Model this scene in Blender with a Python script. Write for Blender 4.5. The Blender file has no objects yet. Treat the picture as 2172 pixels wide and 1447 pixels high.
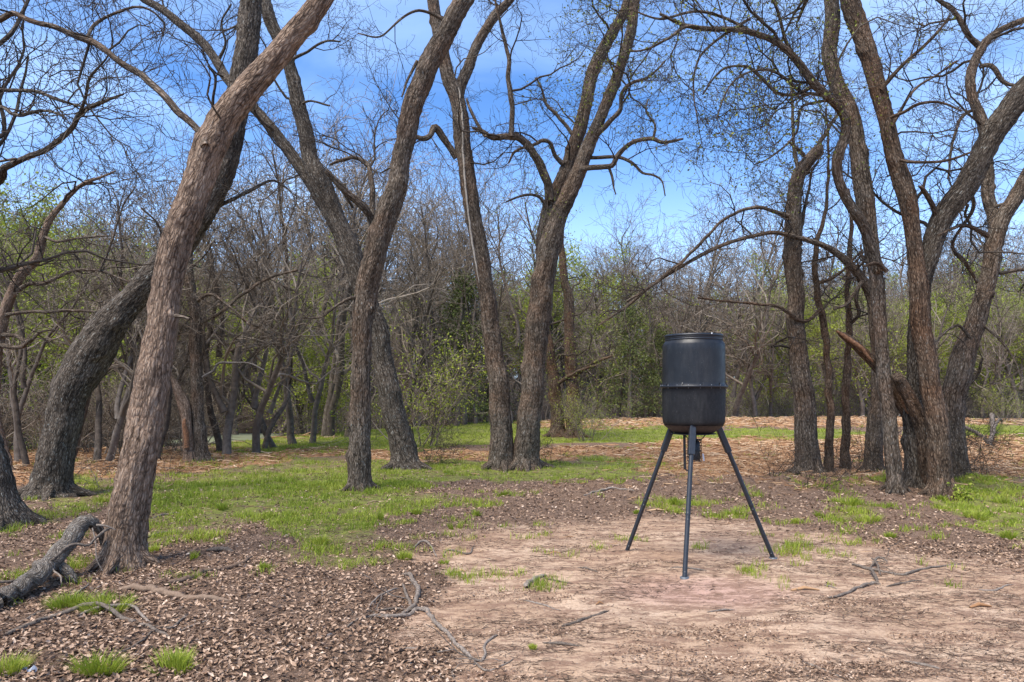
import bpy, math, random
import numpy as np
from math import radians, sin, cos, pi

# ---------------------------------------------------------------- camera, light, exposure
scene = bpy.context.scene
C = scene.collection
F, PW, YH, CH = 1500.0, 2172.0, 845.0, 1.54      # focal length in photo pixels, photo width, horizon row, eye height
cam_d = bpy.data.cameras.new('camera')
cam = bpy.data.objects.new('camera', cam_d); C.objects.link(cam)
cam.location = (0, 0, CH); cam.rotation_euler = (radians(90), 0, 0)
cam_d.sensor_width = 36; cam_d.lens = F / PW * 36
cam_d.shift_y = (YH - 723.5) / PW
cam_d.clip_end = 2000; cam_d.clip_start = .05
scene.camera = cam

SUN_EL, SUN_AZ = radians(60), radians(222)       # azimuth measured clockwise from +Y (north)
world = bpy.data.worlds.new('World'); scene.world = world; world.use_nodes = True
wn, wl = world.node_tree.nodes, world.node_tree.links
for n in list(wn): wn.remove(n)
wo = wn.new('ShaderNodeOutputWorld'); bg = wn.new('ShaderNodeBackground'); sky = wn.new('ShaderNodeTexSky')
sky.sky_type = 'NISHITA'; sky.sun_disc = False; sky.sun_elevation = SUN_EL; sky.sun_rotation = SUN_AZ
sky.air_density = 1.0; sky.dust_density = 0.6; sky.ozone_density = 2.5
bg.inputs['Strength'].default_value = 0.092
tc = wn.new('ShaderNodeTexCoord'); sep = wn.new('ShaderNodeSeparateXYZ'); wl.new(tc.outputs['Generated'], sep.inputs[0])
def wmath(op, a, b=None, c=None):
    n = wn.new('ShaderNodeMath'); n.operation = op
    for i, v in enumerate((a, b, c)):
        if v is None: continue
        if isinstance(v, (int, float)): n.inputs[i].default_value = v
        else: wl.new(v, n.inputs[i])
    return n.outputs[0]
zc = wmath('ADD', wmath('MAXIMUM', sep.outputs[2], 0.0), 0.22)
comb = wn.new('ShaderNodeCombineXYZ')
wl.new(wmath('DIVIDE', sep.outputs[0], zc), comb.inputs[0]); wl.new(wmath('MULTIPLY', wmath('DIVIDE', sep.outputs[1], zc), 1.9), comb.inputs[1])
comb.inputs[2].default_value = 3.3
cn = wn.new('ShaderNodeTexNoise'); cn.inputs['Scale'].default_value = .85; cn.inputs['Detail'].default_value = 7; cn.inputs['Roughness'].default_value = .52
cn.inputs['Distortion'].default_value = .5
wl.new(comb.outputs[0], cn.inputs['Vector'])
cr = wn.new('ShaderNodeValToRGB'); cr.color_ramp.elements[0].position = .44; cr.color_ramp.elements[1].position = .74
cr.color_ramp.elements[1].color = (.55, .55, .55, 1)
wl.new(cn.outputs['Fac'], cr.inputs[0])
hz = wn.new('ShaderNodeMapRange'); wl.new(sep.outputs[2], hz.inputs[0])
hz.inputs[1].default_value = 0; hz.inputs[2].default_value = .42; hz.inputs[3].default_value = .62; hz.inputs[4].default_value = .0
hz.interpolation_type = 'SMOOTHERSTEP'
fac = wmath('MAXIMUM', cr.outputs[0], hz.outputs[0])
tint = wn.new('ShaderNodeMix'); tint.data_type = 'RGBA'; tint.blend_type = 'MULTIPLY'; tint.inputs[0].default_value = 1
wl.new(sky.outputs[0], tint.inputs[6]); tint.inputs[7].default_value = (.66, 1.0, 1.40, 1)
cm = wn.new('ShaderNodeMix'); cm.data_type = 'RGBA'; wl.new(fac, cm.inputs[0]); wl.new(tint.outputs[2], cm.inputs[6])
cm.inputs[7].default_value = (6.8, 9.0, 11.9, 1)
wl.new(cm.outputs[2], bg.inputs[0]); wl.new(bg.outputs[0], wo.inputs[0])

sd = bpy.data.lights.new('sun', 'SUN'); sun = bpy.data.objects.new('sun', sd); C.objects.link(sun)
sd.energy = 3.4; sd.angle = radians(34); sd.color = (1, .92, .80)
sun.rotation_euler = (radians(90) - SUN_EL, 0, -SUN_AZ + pi)
# a sun lamp shines along its -Z: tilt so the light arrives from azimuth SUN_AZ
scene.view_settings.view_transform = 'Standard'; scene.view_settings.look = 'None'
scene.view_settings.exposure = 1.05; scene.view_settings.gamma = 1; scene.view_settings.use_curve_mapping = False
scene.cycles.max_bounces = 5; scene.cycles.diffuse_bounces = 3; scene.cycles.glossy_bounces = 2

# ---------------------------------------------------------------- helpers
rng = random.Random(11); npr = np.random.RandomState(5)
def noise3(p, seed=0):
    """gradient noise, p (n,3) -> (n,) roughly -1..1"""
    i = np.floor(p).astype(np.int64); f = p - i
    u = f * f * f * (f * (f * 6 - 15) + 10)
    res = 0
    for dx in (0, 1):
        for dy in (0, 1):
            for dz in (0, 1):
                h = ((i[:, 0] + dx) * 374761393 + (i[:, 1] + dy) * 668265263 + (i[:, 2] + dz) * 2147483647 + seed * 974711) & 0xffffffff
                h = ((h ^ (h >> 13)) * 1274126177) & 0xffffffff; h = h ^ (h >> 16)
                a = (h & 1023) / 1023. * 2 * pi; b = ((h >> 10) & 1023) / 511.5 - 1; s = np.sqrt(1 - b * b)
                g = s * np.cos(a) * (f[:, 0] - dx) + s * np.sin(a) * (f[:, 1] - dy) + b * (f[:, 2] - dz)
                w = (u[:, 0] if dx else 1 - u[:, 0]) * (u[:, 1] if dy else 1 - u[:, 1]) * (u[:, 2] if dz else 1 - u[:, 2])
                res = res + g * w
    return res * 1.6
def fbm(p, octv=4, seed=0, gain=.5):
    a, r = 1, 0
    for k in range(octv): r = r + a * noise3(p * 2 ** k, seed + k); a *= gain
    return r
def n2(x, y, s, seed=0, octv=3):
    x = np.atleast_1d(np.asarray(x, float)); y = np.atleast_1d(np.asarray(y, float))
    return fbm(np.stack([x * s, y * s, np.full_like(x, .37)], 1), octv, seed)
def sstep(a, b, x):
    t = np.clip((x - a) / (b - a), 0, 1); return t * t * (3 - 2 * t)

EX = np.array([-60, -25, -14.5, -12.5, -10.2, -9.1, -4.9, 2.8, 16.3, 29, 60]); EY = np.array([14, 17, 20, 21.5, 24, 28, 33.8, 37, 39.9, 40, 38.])
def edge(x): return np.interp(x, EX, EY)
def ground(x, y):
    x = np.atleast_1d(np.asarray(x, float)); y = np.atleast_1d(np.asarray(y, float))
    E = edge(x) + n2(x, y, .25, 3, 2) * .8
    z = .42 * sstep(16, 40, y) * sstep(-12, 2, x)
    z = z + n2(x, y, .35, 7, 2) * .05 * sstep(3, 9, y) + n2(x, y, 1.6, 9, 3) * .022
    z = z + .10 * np.exp(-((x - 5.2) / 3.5) ** 2 - ((y - 12) / 1.3) ** 2)              # scraped-up soil by the right-hand trees
    d = y - E
    z = z * (1 - sstep(0, 3.5, d)) - 1.15 * sstep(-.2, 3.5, d)
    S = E + 18
    up = y - S
    bank = 4.3 * sstep(-1.5, 17, up) + .02 * np.clip(up - 15, 0, 200)
    bank = bank + n2(x, y, .12, 21, 3) * .5 * sstep(2, 12, up)
    return z + bank
def g1(x, y): return float(ground(x, y)[0])
def P(px, py, Y): return ((px - 1086) / F * Y, Y, CH - (py - YH) / F * Y)
def base_at(px, py):
    Y = F * CH / (py - YH)
    for _ in range(12): Y = F * (CH - g1((px - 1086) / F * Y, Y)) / (py - YH)
    return (px - 1086) / F * Y, Y
def proj(x, y, z):
    yy = np.maximum(y, .3); return 1086 + F * x / yy, YH + F * (CH - z) / yy

def tag(o, label=None, cat=None, group=None, kind=None):
    for k, v in (('label', label), ('category', cat), ('group', group), ('kind', kind)):
        if v: o[k] = v
    return o
def mesh_np(name, V, faces, mat, parent=None, smooth=True, attrs=None, loc=None, uvless=True):
    """faces: list of int arrays (n,3) / (n,4)"""
    me = bpy.data.meshes.new(name)
    V = np.asarray(V, np.float32)
    if loc is not None: V = V - np.array(loc, np.float32)
    fl = [np.asarray(f, np.int32) for f in faces if len(f)]
    nl = sum(f.size for f in fl); nf = sum(len(f) for f in fl)
    me.vertices.add(len(V)); me.vertices.foreach_set('co', V.ravel())
    me.loops.add(nl); me.loops.foreach_set('vertex_index', np.concatenate([f.ravel() for f in fl]))
    me.polygons.add(nf)
    tot = np.concatenate([np.full(len(f), f.shape[1], np.int32) for f in fl])
    st = np.concatenate([[0], np.cumsum(tot)[:-1]]).astype(np.int32)
    me.polygons.foreach_set('loop_start', st); me.polygons.foreach_set('loop_total', tot)
    me.polygons.foreach_set('use_smooth', np.full(nf, smooth))
    for k, a in (attrs or {}).items():
        a = np.asarray(a, np.float32)
        if a.ndim == 1: at = me.attributes.new(k, 'FLOAT', 'POINT'); at.data.foreach_set('value', a)
        else: at = me.attributes.new(k, 'FLOAT_VECTOR', 'POINT'); at.data.foreach_set('vector', a.ravel())
    me.update(); me.validate()
    if mat: me.materials.append(mat)
    o = bpy.data.objects.new(name, me); C.objects.link(o)
    if parent is not None: o.parent = parent
    if loc is not None and parent is None: o.location = loc
    return o
def empty(name, loc):
    o = bpy.data.objects.new(name, None); o.empty_display_size = .2; C.objects.link(o); o.location = loc; return o

class Tubes:
    """collects polylines with radii and builds them all as one mesh"""
    def __init__(s): s.by = {}
    def add(s, pts, rad, k=3): s.by.setdefault((len(pts), k), []).append((pts, rad))
    def arrays(s, bumps=0):
        Vs, Fs, Bs, Rs = [], [], [], []; off = 0
        for (n, k), lst in s.by.items():
            Pn = np.array([l[0] for l in lst], float); R = np.array([l[1] for l in lst], float)
            m = len(lst)
            T = np.gradient(Pn, axis=1) if n > 1 else Pn
            T /= np.linalg.norm(T, axis=2, keepdims=True) + 1e-9
            md = Pn[:, -1] - Pn[:, 0]
            ref = np.zeros((m, 3)); 
            if k >= 10: ref[:, 1] = 1
            else: ref[np.arange(m), np.argmin(np.abs(md), axis=1)] = 1
            A = np.cross(ref[:, None, :], T); A /= np.linalg.norm(A, axis=2, keepdims=True) + 1e-9
            B = np.cross(T, A)
            th = np.arange(k) * 2 * pi / k
            L = np.concatenate([np.zeros((m, 1)), np.cumsum(np.linalg.norm(np.diff(Pn, axis=1), axis=2), 1)], 1)
            c, sn = np.cos(th), np.sin(th)
            rr = R[:, :, None] * np.ones(k)
            cyl = np.stack([rr * c, rr * sn, np.repeat(L[:, :, None], k, 2)], -1)
            if k >= 10:
                q = cyl.reshape(-1, 3)
                rig = np.abs(noise3(q * [26, 26, 6.5], 3)) ; big = noise3(q * [5, 5, 1.7], 8); lump = noise3(q * [1.8, 1.8, .9], 5)
                amp = np.minimum(q[:, :1][:, 0] * 0 + rr.ravel(), .2)
                dr = amp * (.16 * (rig - .3) + .12 * big + .13 * lump) + .0035 * noise3(q * [70, 70, 18], 4)
                rr = rr + dr.reshape(rr.shape)
            V = Pn[:, :, None, :] + rr[..., None] * (c[:, None] * A[:, :, None, :] + sn[:, None] * B[:, :, None, :])
            idx = off + np.arange(m * n * k).reshape(m, n, k)
            a = idx[:, :-1]; b = idx[:, 1:]
            Fs.append(np.stack([a, np.roll(a, -1, 2), np.roll(b, -1, 2), b], -1).reshape(-1, 4))
            # caps at the far end
            if k == 3: Fs3 = idx[:, -1, :].reshape(-1, 3); s.t3.append(Fs3) if hasattr(s, 't3') else None
            Vs.append(V.reshape(-1, 3)); Bs.append(cyl.reshape(-1, 3)); off += m * n * k
            rnd = np.repeat(npr.rand(m), n * k); Rs.append(rnd)
        return np.concatenate(Vs), Fs, np.concatenate(Bs), np.concatenate(Rs)
    def build(s, name, mat, parent=None, loc=None):
        V, Fs, Bk, R = s.arrays()
        return mesh_np(name, V, Fs, mat, parent, attrs={'bark': Bk, 'rnd': R}, loc=loc)

def catmull(pts, step):
    """pts (n,d) -> densely resampled about every `step` of the first three coordinates"""
    p = np.array(pts, float); out = []
    q = np.vstack([2 * p[0] - p[1], p, 2 * p[-1] - p[-2]])
    for i in range(1, len(q) - 2):
        n = max(1, int(np.linalg.norm(q[i + 1, :3] - q[i, :3]) / step)); t = np.arange(n) / n
        t = t[:, None]; a, b, c, d = q[i - 1], q[i], q[i + 1], q[i + 2]
        out.append(.5 * (2 * b + (c - a) * t + (2 * a - 5 * b + 4 * c - d) * t ** 2 + (3 * b - a - 3 * c + d) * t ** 3))
    out.append(p[-1:]); return np.vstack(out)

def rv(r): return (r.gauss(0, 1), r.gauss(0, 1), r.gauss(0, 1))
def nrm(v):
    l = math.sqrt(v[0] * v[0] + v[1] * v[1] + v[2] * v[2]) + 1e-9; return (v[0] / l, v[1] / l, v[2] / l)
def grow(T, p, d, L, r, lvl, st, R, tips=None):
    """a gnarled branch and its children. st: dict of style arrays by level"""
    seg = st['seg'][lvl]; n = max(2, min(14, int(L / seg))); sl = L / n
    pts = [p]; rad = [r]; cur = p; dirs = [d]
    rend = max(st['rmin'], r * st['taper'])
    for i in range(n):
        k = st['curl'][lvl]; g = rv(R)
        d = nrm((d[0] + g[0] * k, d[1] + g[1] * k, d[2] + g[2] * k + st['up'][lvl]))
        cur = (cur[0] + d[0] * sl, cur[1] + d[1] * sl, cur[2] + d[2] * sl)
        pts.append(cur); rad.append(r + (rend - r) * (i + 1) / n); dirs.append(d)
    T.add(pts, rad, 5 if r > .02 else 3)
    if lvl + 1 < len(st['seg']):
        nc = st['kids'][lvl]; nc = int(nc * L / st['len'][lvl] + R.random())
        for c in range(nc):
            t = R.uniform(st['from'][lvl], 1) * n; i = min(n - 1, int(t)); f = t - i
            a, b = pts[i], pts[i + 1]
            q = (a[0] + (b[0] - a[0]) * f, a[1] + (b[1] - a[1]) * f, a[2] + (b[2] - a[2]) * f)
            dd = dirs[i]; g = rv(R)
            dot = g[0] * dd[0] + g[1] * dd[1] + g[2] * dd[2]; g = nrm((g[0] - dot * dd[0], g[1] - dot * dd[1], g[2] - dot * dd[2]))
            ang = R.uniform(*st['ang']); ca, sa = cos(ang), sin(ang)
            nd = nrm((dd[0] * ca + g[0] * sa, dd[1] * ca + g[1] * sa, dd[2] * ca + g[2] * sa))
            cl = st['len'][lvl + 1] * R.uniform(.55, 1.25) * (1 - .45 * t / n) * min(1.3, (L / st['len'][lvl]) ** .5)
            rr = min(rad[i] * .62, st['rad'][lvl + 1] * R.uniform(.8, 1.2))
            grow(T, q, nd, cl, rr, lvl + 1, st, R, tips)
        grow(T, cur, d, st['len'][lvl + 1] * R.uniform(.6, 1.), max(st['rmin'], rend * .95), lvl + 1, st, R, tips)
    elif tips is not None: tips.append((cur, pts[len(pts) // 2], pts[1]))

# ---------------------------------------------------------------- materials
def newmat(name):
    m = bpy.data.materials.new(name); m.use_nodes = True; nt = m.node_tree
    for n in list(nt.nodes): nt.nodes.remove(n)
    out = nt.nodes.new('ShaderNodeOutputMaterial'); b = nt.nodes.new('ShaderNodeBsdfPrincipled'); nt.links.new(b.outputs[0], out.inputs[0])
    return m, nt, b
class NT:
    def __init__(s, nt): s.t = nt
    def n(s, typ, props=None, **ins):
        nd = s.t.nodes.new(typ)
        for k, v in (props or {}).items(): setattr(nd, k, v)
        for k, v in ins.items():
            k = k.replace('_', ' ') if k.replace('_', ' ') in nd.inputs else k
            s.set(nd.inputs[k], v)
        return nd
    def set(s, i, v):
        if hasattr(v, 'is_output') or isinstance(v, bpy.types.NodeSocket): s.t.links.new(v, i)
        else: i.default_value = v
    def math(s, op, a, b=None, c=None, clamp=False):
        nd = s.t.nodes.new('ShaderNodeMath'); nd.operation = op; nd.use_clamp = clamp
        for i, v in enumerate((a, b, c)):
            if v is not None: s.set(nd.inputs[i], v)
        return nd.outputs[0]
    def mix(s, f, a, b, blend='MIX'):
        nd = s.t.nodes.new('ShaderNodeMix'); nd.data_type = 'RGBA'; nd.blend_type = blend
        s.set(nd.inputs[0], f); s.set(nd.inputs[6], a if not isinstance(a, tuple) else a + (1,)); s.set(nd.inputs[7], b if not isinstance(b, tuple) else b + (1,))
        return nd.outputs[2]
    def ramp(s, f, stops):
        nd = s.t.nodes.new('ShaderNodeValToRGB'); s.set(nd.inputs[0], f); e = nd.color_ramp.elements
        while len(e) < len(stops): e.new(.5)
        for i, (p, c) in enumerate(stops): e[i].position = p; e[i].color = c + (1,) if isinstance(c, tuple) else (c, c, c, 1)
        return nd.outputs[0]
    def noise(s, vec, scale, detail=4, rough=.55, dist=0, col=False):
        nd = s.n('ShaderNodeTexNoise', Scale=scale, Detail=detail, Roughness=rough, Distortion=dist)
        if vec is not None: s.set(nd.inputs['Vector'], vec)
        return nd.outputs['Color' if col else 'Fac']
    def scale(s, vec, sc):
        nd = s.n('ShaderNodeMapping'); s.set(nd.inputs[0], vec); nd.inputs['Scale'].default_value = sc; return nd.outputs[0]
    def attr(s, name, out='Vector'):
        nd = s.n('ShaderNodeAttribute'); nd.attribute_name = name; return nd.outputs[out]

def bark_mat(name, dark, mid, light, lichen=.25, sc=1.0, reddish=None):
    m, nt, b = newmat(name); N = NT(nt)
    v = N.attr('bark')
    wob = N.noise(N.scale(v, (1, 1, .35)), 13, 4, .65, col=True)
    vv = N.n('ShaderNodeVectorMath', {'operation': 'MULTIPLY_ADD'}); N.set(vv.inputs[0], wob); vv.inputs[1].default_value = (.05, .05, .12); N.set(vv.inputs[2], v)
    vs = N.scale(vv.outputs[0], (46 * sc, 46 * sc, 10.5 * sc))
    vo = N.n('ShaderNodeTexVoronoi', {'feature': 'DISTANCE_TO_EDGE'}, Scale=1.); N.set(vo.inputs['Vector'], vs)
    vc = N.n('ShaderNodeTexVoronoi', {'feature': 'F1'}, Scale=1.); N.set(vc.inputs['Vector'], vs)
    fine = N.noise(N.scale(v, (120, 120, 40)), 1, 5, .65)
    fur = N.noise(N.scale(vv.outputs[0], (30 * sc, 30 * sc, 3.2 * sc)), 1, 4, .6)
    ridge = N.math('ADD', N.math('ADD', N.math('MULTIPLY', N.math('MINIMUM', vo.outputs['Distance'], .3), 1.7), N.math('MULTIPLY', fine, .35)), N.math('MULTIPLY', N.math('SUBTRACT', fur, .5), 1.5))
    col = N.ramp(ridge, [(.06, dark), (.34, mid), (.80, light)])
    big = N.noise(v, 2.2, 4, .6)
    col = N.mix(N.math('MULTIPLY', vc.outputs['Color'], .55), col, N.mix(.5, mid, dark))
    col = N.mix(1., col, N.ramp(big, [(.3, .72), (.7, 1.22)]), 'MULTIPLY')
    if reddish: col = N.mix(N.ramp(N.noise(v, 1.3, 3), [(.45, 0.), (.62, .75)]), col, N.mix(1., col, reddish, 'MULTIPLY'))
    li = N.ramp(N.noise(N.scale(v, (26, 26, 17)), 1, 5, .7), [(.56, 0.), (.66, lichen)])
    col = N.mix(N.math('MULTIPLY', li, N.ramp(ridge, [(.3, 0.), (.6, 1.)])), col, (.36, .37, .33))
    nt.links.new(col, b.inputs['Base Color']); b.inputs['Roughness'].default_value = .93
    b.inputs['Specular IOR Level'].default_value = .2
    bp = N.n('ShaderNodeBump', Strength=1., Distance=.02); N.set(bp.inputs['Height'], ridge); nt.links.new(bp.outputs[0], b.inputs['Normal'])
    return m
M = {}
M['bark_red'] = bark_mat('reddish_brown_bark', (.045, .028, .018), (.225, .148, .100), (.42, .305, .22), .12)
M['bark_grey'] = bark_mat('grey_brown_bark', (.018, .013, .009), (.118, .088, .062), (.30, .24, .185), .55, reddish=(1.15, .92, .78))
M['bark_dark'] = bark_mat('dark_grey_bark', (.013, .010, .007), (.088, .067, .049), (.245, .20, .155), .75)
M['bark_brown'] = bark_mat('warm_brown_bark', (.017, .011, .007), (.105, .070, .046), (.25, .18, .125), .45, reddish=(1.2, .9, .7))
M['dead_wood'] = bark_mat('weathered_grey_wood', (.05, .042, .034), (.20, .17, .145), (.40, .36, .32), .4, 1.6)
def simple_mat(name, stops, scale=8, rough=.9, attr='rnd', w=.5, trans=0, bump=0, spec=.3):
    m, nt, b = newmat(name); N = NT(nt)
    a = N.attr(attr, 'Fac'); g = N.n('ShaderNodeNewGeometry'); 
    nz = N.noise(g.outputs['Position'], scale, 3)
    f = N.math('ADD', N.math('MULTIPLY', a, w), N.math('MULTIPLY', nz, 1 - w))
    col = N.ramp(f, stops)
    nt.links.new(col, b.inputs['Base Color']); b.inputs['Roughness'].default_value = rough; b.inputs['Specular IOR Level'].default_value = spec
    if bump:
        bp = N.n('ShaderNodeBump', Strength=bump, Distance=.01); N.set(bp.inputs['Height'], nz); nt.links.new(bp.outputs[0], b.inputs['Normal'])
    if trans:
        tr = N.n('ShaderNodeBsdfTranslucent'); N.set(tr.inputs[0], col); mx = N.n('ShaderNodeMixShader'); mx.inputs[0].default_value = trans
        nt.links.new(b.outputs[0], mx.inputs[1]); nt.links.new(tr.outputs[0], mx.inputs[2])
        out = [n for n in nt.nodes if n.type == 'OUTPUT_MATERIAL'][0]; nt.links.new(mx.outputs[0], out.inputs[0])
    return m
M['twig'] = simple_mat('dark_twig_bark', [(.1, (.022, .016, .011)), (.6, (.060, .044, .032)), (.9, (.12, .096, .072))], 5)
M['twig_far'] = simple_mat('grey_twig_bark', [(.15, (.055, .042, .030)), (.5, (.185, .145, .108)), (.85, (.38, .31, .235))], 1.2, w=.6)
M['trunk_far'] = simple_mat('grey_trunk_bark', [(.2, (.04, .03, .023)), (.5, (.115, .09, .07)), (.8, (.22, .185, .155))], 7, bump=.8, w=.3)
M['trunk_mid'] = simple_mat('dark_trunk_bark', [(.2, (.03, .023, .017)), (.5, (.10, .076, .057)), (.8, (.22, .18, .145))], 9, bump=1., w=.2)
M['twig_mid'] = simple_mat('brown_twig_bark', [(.15, (.045, .034, .023)), (.5, (.14, .105, .074)), (.85, (.29, .23, .17))], 2, w=.6)
M['stick'] = simple_mat('weathered_stick_bark', [(.25, (.05, .038, .03)), (.5, (.15, .118, .092)), (.75, (.30, .25, .21))], 55, bump=.9, w=.25)
M['stick_red'] = simple_mat('reddish_stick_bark', [(.3, (.035, .022, .015)), (.5, (.095, .058, .038)), (.7, (.21, .145, .10))], 45, bump=.6)
M['leaf_spring'] = simple_mat('yellow_green_spring_leaf', [(.1, (.15, .19, .018)), (.5, (.31, .36, .035)), (.9, (.45, .49, .07))], 1.5, trans=.35, rough=.6)
M['leaf_cedar'] = simple_mat('dark_green_cedar_leaf', [(.1, (.03, .042, .010)), (.5, (.085, .105, .022)), (.9, (.17, .19, .04))], 1.5, rough=.7)
M['leaf_small'] = simple_mat('small_olive_green_leaf', [(.1, (.06, .075, .015)), (.5, (.17, .19, .03)), (.9, (.33, .34, .06))], 2, trans=.3, rough=.6)
M['grass'] = simple_mat('fresh_green_grass', [(.1, (.10, .14, .015)), (.45, (.25, .315, .03)), (.72, (.39, .42, .06)), (.92, (.56, .47, .20))], .9, trans=.3, rough=.55, w=.6)
M['litter'] = simple_mat('dry_oak_leaf', [(.08, (.06, .036, .023)), (.32, (.19, .115, .072)), (.55, (.33, .215, .14)), (.8, (.49, .35, .25)), (1., (.70, .57, .45))], 60, w=.85, rough=.75)
M['mulch'] = simple_mat('shredded_orange_mulch', [(.05, (.08, .042, .022)), (.3, (.30, .155, .072)), (.6, (.50, .31, .165)), (.95, (.74, .57, .39))], 1.1, w=.7, rough=.85)
M['mulch_pale'] = simple_mat('sun_bleached_wood_chip', [(.05, (.18, .11, .07)), (.5, (.36, .25, .165)), (.95, (.54, .40, .28))], 1.1, w=.8, rough=.85)
M['debris'] = simple_mat('dark_fine_twig_debris', [(.05, (.03, .02, .015)), (.5, (.11, .07, .05)), (.95, (.26, .19, .14))], 3, w=.85, rough=.9)
M['broken_wood'] = simple_mat('torn_orange_wood', [(.25, (.08, .04, .022)), (.5, (.25, .12, .06)), (.75, (.42, .25, .14))], 24, w=.2, bump=.8)
M['pale_scar'] = simple_mat('pale_dry_wood', [(.2, (.20, .16, .12)), (.6, (.40, .35, .29))], 20, w=.2)

# ---------------------------------------------------------------- ground masks
def ell(px, py, L):
    r = np.zeros_like(px)
    for cx, cy, rx, ry, w in L:
        q = ((px - cx) / rx) ** 2 + ((py - cy) / ry) ** 2
        r = np.maximum(r, w * (1 - sstep(.35, 1.25, q)))
    return r
GR = [(480, 1060, 260, 60, .8), (640, 1045, 300, 62, .9), (700, 1110, 170, 50, .85), (560, 990, 240, 26, .7), (330, 1115, 70, 50, .6), (180, 1050, 110, 45, .7), (60, 1100, 90, 30, .6),
      (1000, 922, 460, 26, 1.3), (700, 945, 280, 26, 1.), (1330, 925, 240, 18, 1.4), (1600, 922, 290, 15, 1.3), (2110, 918, 150, 20, 1.4), (1150, 1000, 300, 24, .9), (880, 1000, 240, 32, .8),
      (1320, 985, 120, 18, .8), (750, 1180, 150, 36, .55), (850, 1062, 120, 34, .7), (1020, 1075, 110, 18, .5), (2080, 1060, 130, 50, .9), (2160, 1105, 80, 50, .8),
      (1800, 1080, 90, 26, .5), (1590, 1080, 80, 16, .5), (1430, 1065, 80, 16, .5), (1800, 1020, 160, 14, .35), (150, 1290, 150, 28, .25), (300, 1400, 160, 40, .3), (10, 1420, 50, 50, .5),
      (960, 1110, 140, 18, .3), (1050, 905, 420, 12, 1.2), (2230, 1000, 100, 60, .7), (-120, 1060, 160, 60, .6)]
MU = [(1640, 1022, 330, 20, .42), (2050, 1030, 120, 16, .4), (200, 985, 290, 34, 1.2), (0, 990, 150, 40, 1.2), (480, 975, 170, 20, 1.), (660, 962, 140, 11, .8), (1020, 968, 360, 13, .9), (1350, 962, 220, 17, 1.1), (1650, 896, 560, 11, 1.3),
      (1620, 962, 270, 32, 1.2), (1900, 955, 200, 34, 1.1), (2110, 985, 150, 36, 1.2), (1540, 992, 210, 22, 1.), (2140, 945, 120, 24, .9), (1950, 1000, 260, 22, .8), (1260, 903, 160, 7, .9),
      (620, 930, 120, 8, .35), (1600, 940, 250, 12, .8), (2300, 980, 150, 40, 1.), (-200, 1000, 200, 50, 1.), (1120, 1050, 200, 14, .15), (1300, 1040, 200, 20, .25)]
SC = np.array([(-3000, 3500), (0, 2400), (700, 1750), (820, 1447), (850, 1330), (825, 1250), (850, 1180), (900, 1145), (1050, 1120), (1300, 1108), (1500, 1102), (1700, 1122), (1850, 1160), (2000, 1185), (2172, 1195), (3500, 1195.)])
def masks(x, y, z=None):
    if z is None: z = ground(x, y)
    px, py = proj(x, y, z)
    wx = n2(x, y, .9, 31, 3); wy = n2(x, y, .9, 37, 3); s = np.clip(F / np.maximum(y, 3), 0, 400)
    qx = px + wx * s * .35; qy = py + wy * s * .11
    gr = ell(qx, qy, GR); mu = ell(qx, qy, MU)
    sand = sstep(-50, 62, qy - np.interp(qx, SC[:, 0], SC[:, 1]))
    sand = sand * sstep(745, 985, qx + (qy - 1140) * -.06 + wx * 60)
    d = y - edge(x)
    far = sstep(-.5, 1.5, d)
    gr = gr * (1 - far); mu = mu * (1 - far); sand = sand * (1 - far)
    behind = 1 - sstep(.5, 3, y)
    sand = np.maximum(sand, behind * sstep(-1.5, .5, x)); gr = gr * (1 - behind); mu = mu * (1 - behind)
    return gr, mu, sand, far

# ---------------------------------------------------------------- ground sheet
def spaced(lo, hi, dense_lo, dense_hi, d0, gf):
    a = [dense_lo]
    while a[-1] < dense_hi: a.append(a[-1] + d0)
    st = d0
    while a[-1] < hi: st *= gf; a.append(a[-1] + st)
    b = []; st = d0; v = dense_lo
    while v > lo: st *= gf; v -= st; b.append(v)
    return np.array(b[::-1] + a)
xs = spaced(-620, 620, -6.5, 7, .055, 1.05)
ys = []
v = -60.
while v < 3: v += max(.05, abs(v - 3) * .12); ys.append(v)
while v < 700: v += max(.042, v * .0098 if v < 60 else v * .03); ys.append(v)
ys = np.array(ys)
GX, GY = np.meshgrid(xs, ys); gx, gy = GX.ravel(), GY.ravel()
gz = ground(gx, gy)
gm, mm, sm, fm = masks(gx, gy, gz)
near = (gy > 2.5) & (gy < 20) & (np.abs(gx) < 16)
rough = np.zeros_like(gz)
rough[near] = (n2(gx[near], gy[near], 7, 41, 3) * .012 + n2(gx[near], gy[near], 2.4, 43, 3) * .018) * (1 - sm[near] * .75)
soil = np.exp(-((gy - 12) / 1.6) ** 2) * sstep(0, 2, gx) * (1 - sstep(9, 11, gx))
rough[near] += np.abs(n2(gx[near], gy[near], 3.2, 47, 3)) * .15 * soil[near]
rough += mm * .07 * (.5 + n2(gx, gy, 2.2, 51, 3))
gz = gz + rough
nr, nc = GX.shape; idx = np.arange(nr * nc).reshape(nr, nc)
gf = np.stack([idx[:-1, :-1], idx[:-1, 1:], idx[1:, 1:], idx[1:, :-1]], -1).reshape(-1, 4)
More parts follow.
